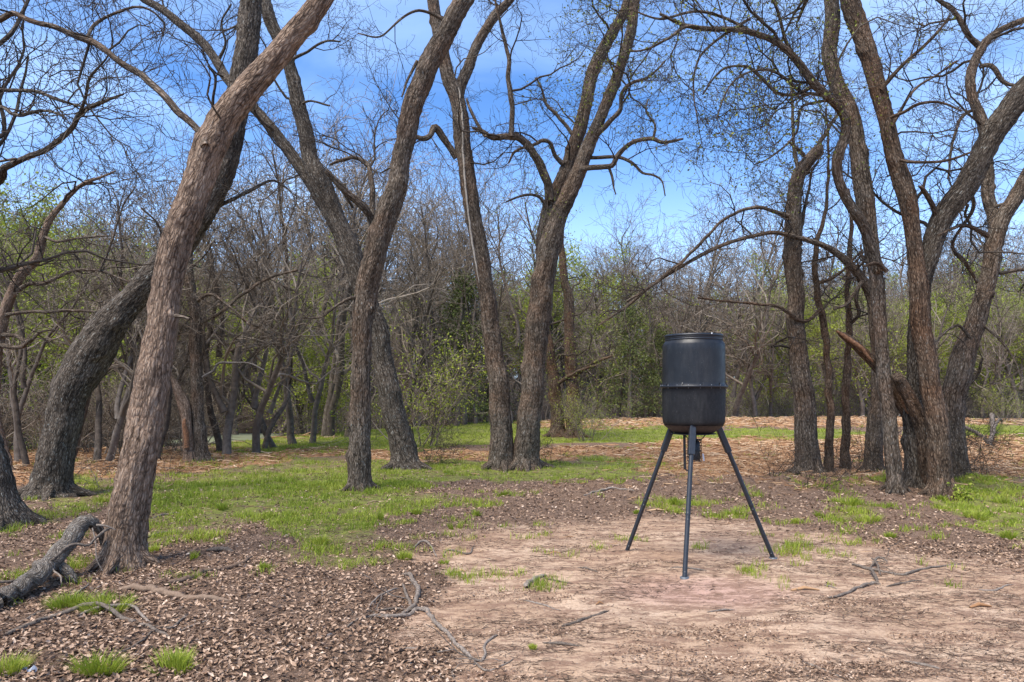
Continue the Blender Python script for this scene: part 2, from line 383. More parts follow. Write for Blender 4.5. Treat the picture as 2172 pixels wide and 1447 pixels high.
def gmat():
    m, nt, b = newmat('forest_floor'); N = NT(nt)
    g = N.n('ShaderNodeNewGeometry').outputs['Position']
    mk = N.n('ShaderNodeSeparateXYZ'); N.set(mk.inputs[0], N.attr('mask'))
    far = N.attr('far', 'Fac')
    sfac = N.math('ADD', mk.outputs[2], N.math('MULTIPLY', N.math('SUBTRACT', N.noise(g, 2.6, 9, .78), .5), 1.25))
    sfac = N.ramp(sfac, [(.30, 0.), (.62, 1.)])
    # soil under leaves
    vor = N.n('ShaderNodeTexVoronoi', {'feature': 'F1'}, Scale=26.); N.set(vor.inputs['Vector'], N.n('ShaderNodeVectorMath', {'operation': 'ADD'}).outputs[0])
    va = vor.inputs['Vector'].links[0].from_node; N.set(va.inputs[0], g); N.set(va.inputs[1], N.noise(g, 14, 3, col=True))
    lc = N.n('ShaderNodeSeparateColor'); N.set(lc.inputs[0], vor.outputs['Color'])
    leafc = N.ramp(lc.outputs[0], [(.0, (.075, .044, .028)), (.4, (.19, .115, .075)), (.75, (.33, .215, .145)), (1., (.48, .34, .25))])
    dirt = N.ramp(N.noise(g, 6, 6, .7), [(.3, (.045, .028, .019)), (.6, (.12, .078, .054)), (.8, (.19, .13, .095))])
    base = N.mix(.6, dirt, leafc)
    # sand: pale, with litter streaks running across
    st = N.noise(N.scale(g, (3.5, 8, 4)), 1, 10, .82)
    sandc = N.ramp(N.noise(g, 1.1, 5, .6), [(.3, (.46, .295, .185)), (.55, (.62, .435, .295)), (.8, (.70, .53, .385))])
    dpx = N.n('ShaderNodeVectorMath', {'operation': 'DISTANCE'}); N.set(dpx.inputs[0], N.scale(g, (.8, 1.3, 0))); dpx.inputs[1].default_value = (1.2, 7.3, 0)
    pink = N.ramp(N.math('ADD', dpx.outputs['Value'], N.math('MULTIPLY', N.noise(g, 3, 3), .5)), [(.5, .7), (1., 0.)])
    pk = pink.node; pk.color_ramp.elements[0].position = .55
    sandc = N.mix(pink, sandc, (.60, .37, .30))
    stf = N.ramp(st, [(.455, 0.), (.545, .85)])
    fine = N.ramp(N.noise(N.scale(g, (38, 60, 50)), 1, 6, .85), [(.50, 0.), (.62, .65)])
    sandc = N.mix(stf, sandc, N.mix(.3, (.24, .135, .088), leafc))
    sandc = N.mix(fine, sandc, (.31, .185, .125))
    col = N.mix(sfac, base, sandc)
    gf_ = N.math('MULTIPLY', mk.outputs[0], .75, clamp=True)
    gcol = N.ramp(N.noise(g, 5, 5, .7), [(.3, (.10, .085, .035)), (.55, (.22, .25, .045)), (.8, (.38, .40, .08))])
    gn = N.ramp(N.math('ADD', mk.outputs[0], N.math('MULTIPLY', N.math('SUBTRACT', N.noise(g, 2.6, 8, .75), .5), 1.9)), [(.45, 0.), (.85, .85)])
    col = N.mix(gn, col, gcol)
    mcol = N.ramp(N.noise(N.scale(g, (5, 14, 6)), 1.2, 6, .75, .6), [(.3, (.10, .05, .028)), (.46, (.32, .16, .075)), (.6, (.50, .30, .16)), (.75, (.62, .45, .30))])
    mn = N.ramp(N.math('ADD', mk.outputs[1], N.math('MULTIPLY', N.math('SUBTRACT', N.noise(g, 2.1, 5, .7), .5), .6)), [(.35, 0.), (.6, 1.)])
    col = N.mix(mn, col, mcol)
    farc = N.ramp(N.noise(g, 1.3, 6, .75), [(.3, (.045, .033, .022)), (.5, (.125, .088, .062)), (.62, (.19, .14, .10)), (.72, (.11, .13, .04))])
    col = N.mix(far, col, farc)
    nt.links.new(col, b.inputs['Base Color']); b.inputs['Roughness'].default_value = .95; b.inputs['Specular IOR Level'].default_value = .15
    hh = N.math('ADD', N.math('MULTIPLY', vor.outputs['Distance'], .6), N.noise(g, 35, 5, .7))
    bp = N.n('ShaderNodeBump', Strength=.7, Distance=.025); N.set(bp.inputs['Height'], hh); nt.links.new(bp.outputs[0], b.inputs['Normal'])
    return m
go = mesh_np('ground', np.stack([gx, gy, gz], 1), [gf], gmat(), attrs={'mask': np.stack([gm, mm, sm], 1), 'far': fm})
tag(go, kind='structure')
def gz_at(x, y):
    """height of the finished sheet"""
    i = np.clip(np.searchsorted(xs, x) - 1, 0, len(xs) - 2); j = np.clip(np.searchsorted(ys, y) - 1, 0, len(ys) - 2)
    Z = gz.reshape(nr, nc); u = (x - xs[i]) / (xs[i + 1] - xs[i]); w = (y - ys[j]) / (ys[j + 1] - ys[j])
    return (Z[j, i] * (1 - u) + Z[j, i + 1] * u) * (1 - w) + (Z[j + 1, i] * (1 - u) + Z[j + 1, i + 1] * u) * w

# creek water
m, nt, b = newmat('still_creek_water'); N = NT(nt)
g = N.n('ShaderNodeNewGeometry').outputs['Position']
dd_ = N.n('ShaderNodeVectorMath', {'operation': 'DISTANCE'}); N.set(dd_.inputs[0], N.scale(g, (1, .45, 0))); dd_.inputs[1].default_value = (-14., 15.8, 0)
sc = N.ramp(N.math('ADD', N.math('MULTIPLY', dd_.outputs['Value'], .18), N.math('MULTIPLY', N.noise(g, .6, 4, .6), .4)), [(.52, 1.), (.60, 0.)])
nt.links.new(N.mix(sc, (.02, .022, .016), (.20, .215, .13)), b.inputs['Base Color']); nt.links.new(N.ramp(sc, [(0, .06), (1, .6)]), b.inputs['Roughness'])
bp = N.n('ShaderNodeBump', Strength=.12, Distance=.05); N.set(bp.inputs['Height'], N.noise(g, 6, 2)); nt.links.new(bp.outputs[0], b.inputs['Normal'])
wx = np.linspace(-60, 60, 61); e0 = edge(wx)
Vw = np.concatenate([np.stack([wx, e0 + .5, np.full(61, -.42)], 1), np.stack([wx, e0 + 21.5, np.full(61, -.42)], 1)])
a = np.arange(60); wo_ = mesh_np('creek_water', Vw, [np.stack([a, a + 1, a + 62, a + 61], 1)], m, smooth=False)
tag(wo_, kind='structure')
#==TREES==
# ---------------------------------------------------------------- near trees, traced stem by stem at their own distances
ST_TWIG = dict(seg=[.22, .15, .10, .08], curl=[.36, .40, .42, .42], up=[.02, .01, 0, 0], len=[1.9, .95, .46, .2], rad=[.027, .0125, .0062, .0040], kids=[7.5, 5.4, 3, 0], ang=(.5, 1.25),
               taper=.35, rmin=.0030)
ST_TWIG['from'] = [.12, .12, .15, .2]
ST_CROWN = dict(seg=[.35, .25, .16, .11], curl=[.16, .22, .28, .32], up=[.06, .04, .02, 0], len=[3.2, 1.9, .9, .42], rad=[.07, .026, .010, .0048], kids=[7, 5, 4, 0], ang=(.45, 1.0), taper=.3, rmin=.0026)
ST_CROWN['from'] = [.2, .15, .15, .1]
def leaves_mesh(name, pts, n_each, spread, size, mat, parent, loc, seed=1):
    r = np.random.RandomState(seed); Pp = np.repeat(np.array(pts, float), n_each, 0)
    m_ = len(Pp); Pp = Pp + r.normal(0, spread, (m_, 3))
    u = r.normal(0, 1, (m_, 3)); u /= np.linalg.norm(u, axis=1, keepdims=True)
    w = np.cross(u, r.normal(0, 1, (m_, 3))); w /= np.linalg.norm(w, axis=1, keepdims=True)
    nn = np.cross(u, w); s = (size * r.uniform(.6, 1.3, m_))[:, None]
    V = np.stack([Pp - u * s * .5, Pp + w * s * .32 + nn * s * .1, Pp + u * s * .5, Pp - w * s * .32 + nn * s * .1], 1).reshape(-1, 3)
    i = np.arange(m_)[:, None] * 4
    return mesh_np(name, V, [np.hstack([i, i + 1, i + 2, i + 3])], mat, parent, False, attrs={'rnd': np.repeat(r.rand(m_), 4)}, loc=loc)
def tree(name, label, bx, by, stems, bark, cat='tree', group=None, style=ST_TWIG, roots=5, leaf=None, seed=1, depth=None):
    """stems: dicts with p=[(px,py,width)], d=(depth offset start, end), tw=twigs per metre, t0=where they start, cont=levels of crown grown beyond"""
    R = random.Random(seed)
    X0, Y0 = base_at(bx, by)
    if depth: Y0 = depth; X0 = (bx - 1086) / F * Y0
    z0 = float(gz_at(X0, Y0)); loc = (X0, Y0, z0)
    root = empty(name, loc); tag(root, label, cat, group)
    TW = Tubes(); tips = []
    for si, s in enumerate(stems):
        p = s['p']; n = len(p); d0, d1 = s.get('d', (0, 0))
        k = max(10, s.get('k', 0)) if p[0][2] > 11 else 8
        pts = []
        for i, (px, py, w) in enumerate(p):
            Y = Y0 + d0 + (d1 - d0) * i / (n - 1)
            q = P(px, py, Y); pts.append((q[0], q[1], q[2], w / F * Y * .5 * (.90 if name == 'leaning_tree' else .95)))
        ground_stem = s.get('ground', si == 0)
        if ground_stem:
            a = pts[0]; gzb = float(gz_at(a[0], a[1])); pts[0] = (a[0], a[1], gzb + .02, a[3] * 1.0)
            pts.insert(0, (a[0], a[1], gzb - .2, a[3] * 1.2))
        big = p[0][2] > 22
        c = catmull(pts, .035 if big else .06)
        ax = c[:, :3].copy(); rad = np.maximum(c[:, 3], .004)
        if not s.get('cont') and c[-1, 3] > .010:
            tdir = ax[-1] - ax[-2]; tdir /= np.linalg.norm(tdir); re_ = rad[-1]
            ax = np.vstack([ax, ax[-1] + tdir * re_ * .3, ax[-1] + tdir * re_ * .55]); rad = np.concatenate([rad, [re_ * .75, .003]])
        ph = R.uniform(0, 99)
        wob = np.stack([noise3(np.stack([np.arange(len(ax)) * (.035 if big else .06) * 1.3, np.full(len(ax), ph + q), np.zeros(len(ax))], 1)) for q in (0, 7, 13)], 1)
        amp = np.minimum(rad * .34, .045) * (1 if not big else .9)
        env = np.minimum(1, np.arange(len(ax)) / 8.)
        if not big:      # limbs kink from node to node
            st_n = np.arange(len(ax)) * .06
            kn = np.stack([noise3(np.stack([st_n * 3.1, np.full(len(ax), ph + q), np.ones(len(ax))], 1)) for q in (2, 9, 17)], 1)
            ax += kn * (np.clip(rad * .8, .008, .03) * env)[:, None]
            rad = rad * (1 + .14 * noise3(np.stack([st_n * 4, np.full(len(ax), ph), np.zeros(len(ax))], 1)))
        ax += wob * (amp * env * s.get('wob', 1))[:, None]
        if ground_stem:      # root flare
            h = ax[:, 2] - z0; rad = rad * (1 + .38 * np.exp(-np.clip(h + .02, 0, 9) / .13))
        T = Tubes(); kk = s.get('k', 40 if p[0][2] > 40 else 28 if big else 12 if p[0][2] > 11 else 8)
        T.add(ax, rad, kk)
        if ground_stem and roots and big:
            for q in range(roots):
                an = 2 * pi * q / roots + R.uniform(-.4, .4); rr = pts[1][3]
                L = R.uniform(1.0, 1.9) * rr; b0 = np.array([pts[1][0], pts[1][1], z0])
                dv = np.array([cos(an), sin(an), 0])
                rp = [b0 + dv * rr * .55 + [0, 0, .26], b0 + dv * rr * .95 + [0, 0, .11], b0 + dv * (rr * 1.15 + L * .35) + [0, 0, .02], b0 + dv * (rr + L) + [0, 0, -.07]]
                rp = catmull([tuple(v) + (w_,) for v, w_ in zip(rp, (rr * .34, rr * .32, rr * .2, rr * .09))], .03)
                T.add(rp[:, :3], rp[:, 3], 12)
        V, Fs, Bk, Rr = T.arrays()
        if big:
            for q in range(int(len(ax) * .035 * 1.1) + 1):
                j = R.randrange(3, len(ax) - 1); an = R.uniform(0, 2 * pi); uv = np.array([cos(an), sin(an), 0.]); cc = ax[j] + uv * rad[j]; bs = rad[j] * R.uniform(.35, .7); bh = rad[j] * R.uniform(.12, .34)
                dd = np.sum((V - cc) ** 2, 1); V = V + uv * (np.exp(-dd / (bs * bs)) * bh)[:, None]
        for (bpx, bpy, bs, bh) in s.get('bulge', []):     # burls and knots
            j = np.argmin(np.abs(ax[:, 2] - P(bpx, bpy, Y0)[2])); cc = np.array(P(bpx, bpy, ax[j, 1])); cc[1] -= rad[j] * .8
            q = V - cc; dd = np.sum(q * q, 1); wgt = np.exp(-dd / (bs * bs)) * bh
            dirv = V - ax[j]; dirv[:, 2] *= .2; dirv /= np.linalg.norm(dirv, axis=1, keepdims=True) + 1e-9
            ring = np.sqrt(dd) / bs
            V = V + dirv * (wgt * (1 + .35 * np.cos(ring * 7)))[:, None]
        nm = s.get('n', 'trunk' if ground_stem else 'limb')
        bk_ = s.get('bark', 'bark_grey' if bark == 'bark_red' and not big and name != 'broken_snag' else bark)
        o = mesh_np(nm, V, Fs, M[bk_], root, attrs={'bark': Bk, 'rnd': Rr}, loc=loc)
        if s.get('l'): o['label'] = s['l']
        # twigs
        seg = np.linalg.norm(np.diff(ax, axis=0), axis=1); Ltot = seg.sum()
        ntw = s.get('tw', 0) * Ltot * (1 - s.get('t0', .3)); ntw = int(ntw + R.random())
        for q in range(ntw):
            t = R.uniform(s.get('t0', .3), 1); i = min(len(ax) - 2, int(t * (len(ax) - 1)))
            dv = nrm(tuple(ax[i + 1] - ax[i])); g = rv(R); dot = sum(g[w] * dv[w] for w in range(3)); g = nrm(tuple(g[w] - dot * dv[w] for w in range(3)))
            if s.get('side') and R.random() < .75: g = nrm((abs(g[0]) * s['side'], g[1] * .5, g[2]))
            if g[1] > .8 and R.random() < .5: continue
            an = R.uniform(.6, 1.35); nd = nrm(tuple(dv[w] * cos(an) + g[w] * sin(an) for w in range(3)))
            f = R.uniform(.35, 1.15) * s.get('ts', 1)
            st = style
            tp = [] 
            grow(TW, tuple(ax[i]), nd, st['len'][0] * f, min(rad[i] * .5, st['rad'][0] * f), 0 if f > .5 else 1, st, R, tp)
            if s.get('leaf'): tips += tp
        if s.get('cont'):
            dv = nrm(tuple(ax[-1] - ax[-4])); tp = []
            for q in range(s['cont']):
                g = rv(R); nd = nrm(tuple(dv[w] + g[w] * (.22 if q == 0 else .55) for w in range(3)))
                grow(TW, tuple(ax[-1]), nd, ST_CROWN['len'][0] * (1.2 if q == 0 else .8), rad[-1] * (.95 if q == 0 else .6), 0, ST_CROWN, R, tp)
            if s.get('leaf'): tips += tp
        elif s.get('end', True) and p[-1][2] < 16:
            dv = nrm(tuple(ax[-1] - ax[-3])); tp = []
            grow(TW, tuple(ax[-1]), dv, style['len'][0] * s.get('el', .5), rad[-1] * .9, 1, style, R, tp)
            if s.get('leaf'): tips += tp
    if TW.by: TW.build('crown', M['twig'], root, loc)
    if tips and leaf: leaves_mesh('foliage', [q for t in tips for q in t][::leaf[3] if len(leaf) > 3 else 1], leaf[0], leaf[1], leaf[2], M['leaf_small'], root, loc)
    return root

tree('leaning_tree', 'nearest reddish brown tree leaning right with burls on its stout trunk', 262, 1200, [
    dict(p=[(262, 1200, 92), (271, 1100, 84), (289, 1000, 80), (310, 900, 78), (326, 800, 75), (341, 700, 70), (353, 600, 66), (372, 520, 67), (396, 450, 72), (420, 380, 73), (448, 310, 70), (486, 245, 62), (532, 185, 56), (582, 125, 54), (632, 62, 51), (680, 0, 49), (725, -70, 44)],
         d=(0, .5), tw=.4, t0=.6, ts=.6, cont=1, k=72, wob=.45, bulge=[(405, 455, .13, .045), (380, 520, .08, .03), (378, 675, .07, .035), (465, 320, .14, .03), (430, 300, .08, .03)]),
    dict(p=[(436, 312, 20), (428, 292, 19), (410, 265, 18), (360, 215, 17), (310, 170, 17), (250, 130, 15), (200, 90, 15), (125, 60, 13), (60, 42, 13), (20, 30, 14), (-40, 60, 12)], d=(.15, .8), tw=1.6, t0=.12, ts=.75, cont=1),
    dict(p=[(185, 82, 8), (195, 60, 8), (215, 42, 7), (265, 20, 6), (300, 15, 6), (330, 28, 5), (350, 48, 5), (345, 75, 3)], d=(.6, .9), tw=3, t0=.2, ts=.5),
    dict(p=[(372, 670, 10), (388, 672, 7), (402, 676, 4)], d=(-.1, -.15), tw=1, ts=.3, n='branch_stub', end=False),
    dict(p=[(468, 252, 6), (455, 232, 5), (440, 200, 5), (446, 165, 4), (425, 130, 3)], d=(.2, -.2), tw=3, ts=.5),
], 'bark_red', seed=3)
tree('bent_tree', 'dark tree with a swollen elbow, bending right behind the reddish leaning trunk', 110, 1052, [
    dict(p=[(110, 1052, 84), (122, 940, 72), (148, 840, 74), (178, 775, 88), (212, 722, 84), (262, 655, 62), (320, 590, 58), (380, 520, 60), (430, 445, 62), (462, 380, 62), (484, 310, 58), (502, 230, 56), (516, 130, 52), (530, 50, 48), (536, -20, 46), (545, -80, 40)],
         d=(0, .3), tw=.5, t0=.55, ts=.7, cont=3, k=56, bulge=[(225, 745, .16, .07)]),
    dict(p=[(480, 300, 9), (455, 262, 8), (452, 215, 7), (458, 165, 6), (440, 140, 4)], d=(-.1, -.5), tw=3.5, ts=.6),
    dict(p=[(420, 470, 14), (450, 445, 10), (520, 410, 8), (575, 383, 6), (610, 400, 4)], d=(.2, .6), tw=3, ts=.8),
    dict(p=[(335, 575, 8), (345, 520, 6), (330, 470, 5), (300, 440, 4)], d=(-.1, -.3), tw=3, ts=.7),
], 'bark_dark', seed=5)
tree('left_edge_tree', 'tree with spreading roots cut off by the picture edge, beside the bent tree', 0, 1118, [
    dict(p=[(-2, 1118, 110), (-10, 1040, 84), (-30, 950, 70), (-52, 850, 62), (-70, 700, 56), (-66, 560, 50), (-40, 450, 44), (-24, 380, 40), (-40, 250, 34), (-90, 100, 30)], tw=1.2, t0=.35, cont=2, ts=1.2, side=1, bulge=[(-10, 385, .1, .06)]),
    dict(p=[(-26, 395, 30), (-5, 378, 26), (3, 372, 20), (8, 358, 15), (40, 342, 13), (65, 330, 12), (100, 315, 12), (150, 275, 11), (172, 240, 10), (215, 218, 8), (262, 200, 5)], d=(0, -1.), tw=3.4, t0=.2, ts=.8),
    dict(p=[(168, 245, 8), (182, 205, 6), (190, 165, 6), (225, 125, 4), (240, 90, 3)], d=(-.9, -1.3), tw=3.5, ts=.7),
    dict(p=[(-50, 200, 12), (0, 190, 9), (75, 195, 8), (125, 212, 7), (170, 225, 5)], d=(0, -.4), tw=4, ts=.8),
    dict(p=[(-50, 260, 12), (0, 228, 9), (40, 245, 8), (100, 235, 6), (140, 250, 4)], d=(0, -.9), tw=4, ts=.8),
    dict(p=[(-60, 150, 14), (-10, 100, 10), (30, 60, 9), (60, 0, 7), (90, -60, 5)], d=(0, .3), tw=4, ts=.9),
    dict(p=[(-30, 330, 12), (5, 300, 8), (30, 250, 7), (45, 190, 6), (60, 120, 4)], d=(0, .4), tw=4, ts=.8),
], 'bark_dark', seed=8, roots=8)
tree('upright_tree', 'straight trunk standing left of the crossing pair, leaning right above its fork', 762, 1038, [
    dict(p=[(762, 1038, 50), (764, 900, 46), (766, 800, 44), (768, 700, 44), (777, 610, 52), (797, 535, 50), (818, 465, 48), (840, 400, 44), (855, 320, 43), (873, 240, 44), (896, 170, 46), (925, 105, 45), (955, 50, 43), (985, 0, 42), (1020, -70, 36)],
         d=(0, -.4), tw=.5, t0=.6, cont=3, k=48, bulge=[(855, 392, .1, .05), (896, 152, .07, .04)]),
    dict(p=[(793, 500, 20), (787, 466, 18), (770, 440, 17), (740, 412, 16), (715, 385, 14), (692, 363, 10)], d=(.1, -.5), tw=2.4, ts=.8, t0=.2),
    dict(p=[(790, 462, 14), (788, 400, 12), (784, 360, 11), (770, 342, 10), (752, 332, 9), (726, 340, 8), (700, 350, 5)], d=(.0, .6), tw=3, ts=.7, t0=.2),
    dict(p=[(855, 345, 7), (835, 352, 6), (812, 365, 4)], d=(-.1, -.3), tw=3, ts=.5),
    dict(p=[(940, 40, 10), (905, 25, 7), (880, 22, 6), (850, 40, 5), (805, 78, 4), (760, 70, 3)], d=(-.4, -.9), tw=3.4, ts=.7),
    dict(p=[(885, 130, 8), (865, 170, 6), (852, 205, 4)], d=(-.3, -.5), tw=1, ts=.4, n='broken_limb', end=False),
    dict(p=[(769, 635, 9), (745, 632, 7), (715, 648, 6), (680, 672, 5), (640, 674, 3)], d=(-.1, -.6), tw=3, ts=.7),
], 'bark_grey', seed=12)
tree('forked_tree', 'dark leaning tree whose trunk crosses behind the upright one and forks wide', 858, 993, [
    dict(p=[(860, 993, 64), (842, 900, 54), (820, 800, 48), (800, 700, 46), (772, 620, 44), (745, 540, 44), (715, 465, 44), (684, 398, 50), (660, 340, 36), (641, 260, 34), (622, 170, 30), (600, 105, 28), (575, 50, 28), (560, -10, 28), (545, -80, 24)],
         d=(0, 0), tw=.7, t0=.55, cont=2, k=44),
    dict(p=[(684, 420, 30), (660, 385, 28), (640, 360, 27), (595, 300, 25), (552, 242, 24), (512, 200, 23), (482, 165, 22), (450, 115, 20), (400, 65, 18), (350, 25, 17), (305, -2, 16), (260, -40, 14)], d=(0, .8), tw=1.3, t0=.1, cont=2, k=28),
    dict(p=[(665, 350, 10), (700, 370, 9), (725, 400, 8), (750, 440, 6)], d=(0, .6), tw=3, ts=.7),
    dict(p=[(632, 225, 6), (660, 215, 5), (700, 225, 4)], d=(0, -.4), tw=3, ts=.6),
    dict(p=[(612, 130, 8), (650, 110, 6), (690, 88, 5), (722, 88, 4)], d=(0, -.6), tw=3, ts=.8),
    dict(p=[(520, 210, 9), (500, 260, 7), (470, 290, 5)], d=(.3, 0), tw=2.5, ts=.8),
    dict(p=[(462, 130, 8), (478, 95, 6), (470, 50, 5), (490, 10, 4)], d=(.5, .2), tw=3, ts=.8),
], 'bark_dark', seed=15)
tree('twin_trunk_tree', 'tallest twin trunked tree at the centre with a pale vertical scar', 1092, 993, [
    dict(p=[(1066, 990, 60), (1062, 900, 50), (1055, 800, 44), (1044, 724, 40), (1034, 625, 38), (1019, 540, 36), (1004, 450, 36), (989, 360, 35), (979, 280, 37), (969, 210, 34), (949, 158, 30), (939, 110, 28), (926, 50, 26), (915, -5, 26), (900, -70, 20)], d=(0, -.3), tw=.7, t0=.5, cont=2, k=44),
    dict(p=[(1114, 990, 64), (1122, 900, 54), (1130, 800, 50), (1139, 700, 52), (1150, 620, 52), (1160, 560, 48), (1174, 490, 44), (1204, 420, 38), (1236, 340, 32), (1264, 270, 27), (1299, 190, 25), (1329, 100, 23), (1349, 0, 22), (1362, -80, 18)], d=(0, -.5), tw=.8, t0=.5, cont=2, k=44, ground=True, leaf=1, bulge=[(1170, 545, .09, .05), (1255, 325, .09, .04)]),
    dict(p=[(1152, 560, 34), (1156, 500, 34), (1170, 430, 34), (1204, 350, 31), (1229, 275, 30), (1244, 210, 30), (1259, 145, 27), (1289, 88, 25), (1324, 25, 23), (1350, -50, 20)], d=(.35, .5), tw=1., t0=.3, cont=2, k=30, leaf=1),
    dict(p=[(972, 205, 28), (980, 172, 25), (994, 140, 23), (1024, 75, 21), (1049, 35, 20), (1084, -2, 19), (1120, -60, 14)], d=(-.1, .4), tw=1.5, t0=.1, cont=2, k=28),
    dict(p=[(969, 335, 16), (945, 300, 15), (924, 272, 15), (914, 290, 13), (900, 294, 12), (882, 288, 10)], d=(-.1, -.6), tw=3, ts=.8),
    dict(p=[(1166, 425, 22), (1160, 385, 20), (1144, 348, 19), (1126, 318, 18), (1104, 295, 17), (1084, 289, 15), (1044, 291, 12), (1019, 278, 10), (1002, 270, 6)], d=(.2, -.6), tw=1.6, t0=.3, ts=.9),
    dict(p=[(1084, 290, 13), (1087, 225, 12), (1079, 175, 11), (1081, 120, 9), (1062, 55, 7), (1050, 0, 5)], d=(-.4, -.7), tw=3, t0=.1, ts=.9),
    dict(p=[(1030, 290, 8), (1005, 250, 7), (989, 210, 5)], d=(-.5, -.4), tw=2, ts=.7),
    dict(p=[(1194, 348, 12), (1176, 328, 10), (1168, 305, 9), (1150, 298, 9), (1124, 310, 7), (1092, 322, 6), (1079, 345, 4)], d=(.3, 0), tw=3, ts=.7),
    dict(p=[(1216, 288, 10), (1200, 265, 8), (1184, 245, 8), (1160, 222, 7), (1150, 190, 5), (1138, 165, 4)], d=(.4, .6), tw=3.5, ts=.8),
    dict(p=[(1222, 362, 15), (1250, 355, 13), (1275, 352, 12), (1299, 350, 12), (1310, 332, 11), (1324, 315, 11), (1345, 302, 10), (1364, 296, 10), (1385, 293, 9), (1409, 300, 7), (1448, 294, 5)], d=(-.4, -1.0), tw=2.2, t0=.3, ts=.8),
    dict(p=[(1226, 330, 11), (1258, 335, 9), (1304, 332, 8), (1330, 340, 8), (1345, 350, 7), (1364, 367, 6), (1385, 372, 5), (1404, 385, 4), (1411, 415, 3)], d=(-.3, -.7), tw=2.5, ts=.6),
    dict(p=[(1289, 350, 7), (1298, 372, 6), (1301, 395, 4), (1306, 412, 3)], d=(-.5, -.6), tw=2, ts=.3),
    dict(p=[(1240, 318, 13), (1264, 290, 12), (1290, 262, 11), (1314, 235, 10), (1318, 200, 9), (1344, 175, 7), (1380, 160, 5), (1410, 130, 4)], d=(-.3, -.9), tw=3, ts=.9),
    dict(p=[(1159, 440, 8), (1145, 420, 7), (1124, 412, 6), (1100, 418, 5), (1074, 429, 4)], d=(.2, -.2), tw=1.5, ts=.5),
    dict(p=[(1386, 293, 6), (1389, 265, 5), (1370, 235, 4), (1375, 210, 3)], d=(-.8, -.9), tw=4, ts=.6),
], 'bark_grey', seed=18, leaf=(2, .05, .05, 3))
for o in bpy.data.objects:
    if o.name.startswith('twin_trunk_tree'): twin = o
Ysc = twin.location[1] - .34
sc_p = [P(px, py, Ysc) for px, py in ((972, 186), (980, 240), (984, 350), (993, 450), (1006, 540), (1016, 600))]
T = Tubes(); c = catmull([q + (r_,) for q, r_ in zip(sc_p, (.012, .022, .024, .02, .022, .006))], .05); c[:, 0] += noise3(np.stack([c[:, 2] * 4, c[:, 2] * 0, c[:, 2] * 0], 1)) * .02
T.add(c[:, :3], c[:, 3], 6); T.build('bark_scar', M['pale_scar'], twin, tuple(twin.location))['label'] = 'long pale scar running down the left trunk'

tree('broken_top_tree', 'grey trunk with a broken top standing right of the black feeder', 1717, 1008, [
    dict(p=[(1719, 1008, 56), (1710, 920, 48), (1702, 820, 42), (1690, 724, 38), (1686, 620, 36), (1683, 520, 36), (1685, 430, 33), (1693, 380, 30), (1712, 348, 28), (1732, 322, 26), (1740, 312, 16)], d=(0, .1), tw=1.6, t0=.35, k=44, end=False, bulge=[(1700, 360, .08, .04)]),
    dict(p=[(1732, 322, 12), (1745, 290, 10), (1768, 255, 8), (1790, 230, 5)], d=(0, .5), tw=4, ts=.7),
    dict(p=[(1693, 360, 10), (1684, 310, 8), (1680, 215, 6), (1675, 150, 4)], d=(0, .4), tw=4, ts=.7),
    dict(p=[(1705, 330, 9), (1690, 315, 8), (1672, 300, 5)], d=(0, -.3), tw=3, ts=.4),
    dict(p=[(1672, 458, 12), (1640, 448, 9), (1600, 440, 8), (1560, 452, 7), (1530, 470, 7), (1490, 512, 7), (1440, 560, 8), (1390, 600, 7), (1330, 640, 5)], d=(-.1, -.6), tw=3.2, t0=.2, ts=.8),
    dict(p=[(1695, 500, 9), (1708, 440, 8), (1716, 400, 6), (1722, 360, 5)], d=(.1, .5), tw=3, ts=.7),
], 'bark_grey', seed=23)
tree('slender_tree', 'thin wavy trunk touching the broken top tree on its right', 1757, 1006, [
    dict(p=[(1757, 1006, 20), (1760, 900, 17), (1758, 800, 16), (1750, 700, 15), (1733, 620, 14), (1728, 575, 13), (1732, 520, 10), (1748, 460, 8), (1756, 400, 7), (1757, 300, 5), (1752, 230, 4)], tw=2.6, t0=.35, ts=.7, k=20),
    dict(p=[(1740, 655, 9), (1715, 680, 8), (1690, 676, 8), (1650, 652, 7), (1590, 643, 6), (1540, 640, 5), (1480, 632, 4)], d=(-.1, -.7), tw=3, t0=.2, ts=.6),
    dict(p=[(1733, 600, 8), (1765, 590, 7), (1800, 560, 6), (1830, 530, 4)], d=(0, -.3), tw=3, ts=.6),
], 'bark_brown', seed=27)
tree('thin_upright_tree', 'thin straight trunk between the wavy one and the many stemmed tree', 1793, 999, [
    dict(p=[(1793, 999, 22), (1795, 900, 18), (1797, 800, 16), (1801, 700, 14), (1797, 620, 12), (1802, 540, 10), (1806, 480, 8), (1800, 400, 6)], tw=2.6, t0=.4, ts=.7, k=20),
    dict(p=[(1801, 690, 9), (1822, 665, 9), (1818, 625, 8), (1832, 580, 5), (1825, 520, 4)], d=(0, -.2), tw=3, ts=.5),
], 'bark_brown', seed=29)
tree('stubby_trunk_tree', 'dark trunk with wide base behind the smooth grey stem of the right cluster', 1851, 1004, [
    dict(p=[(1851, 1004, 42), (1856, 920, 34), (1862, 820, 28), (1858, 700, 26), (1845, 620, 24), (1800, 560, 17), (1765, 530, 13), (1725, 514, 11), (1650, 494, 9), (1600, 500, 9), (1550, 514, 8), (1500, 535, 9), (1448, 563, 8), (1390, 600, 7), (1330, 650, 6), (1270, 690, 4)], tw=2.2, t0=.4, ts=.8, d=(0, -.8), k=28),
    dict(p=[(1830, 596, 10), (1800, 640, 8), (1770, 655, 6)], d=(-.3, -.5), tw=2, ts=.5),
], 'bark_grey', seed=31)
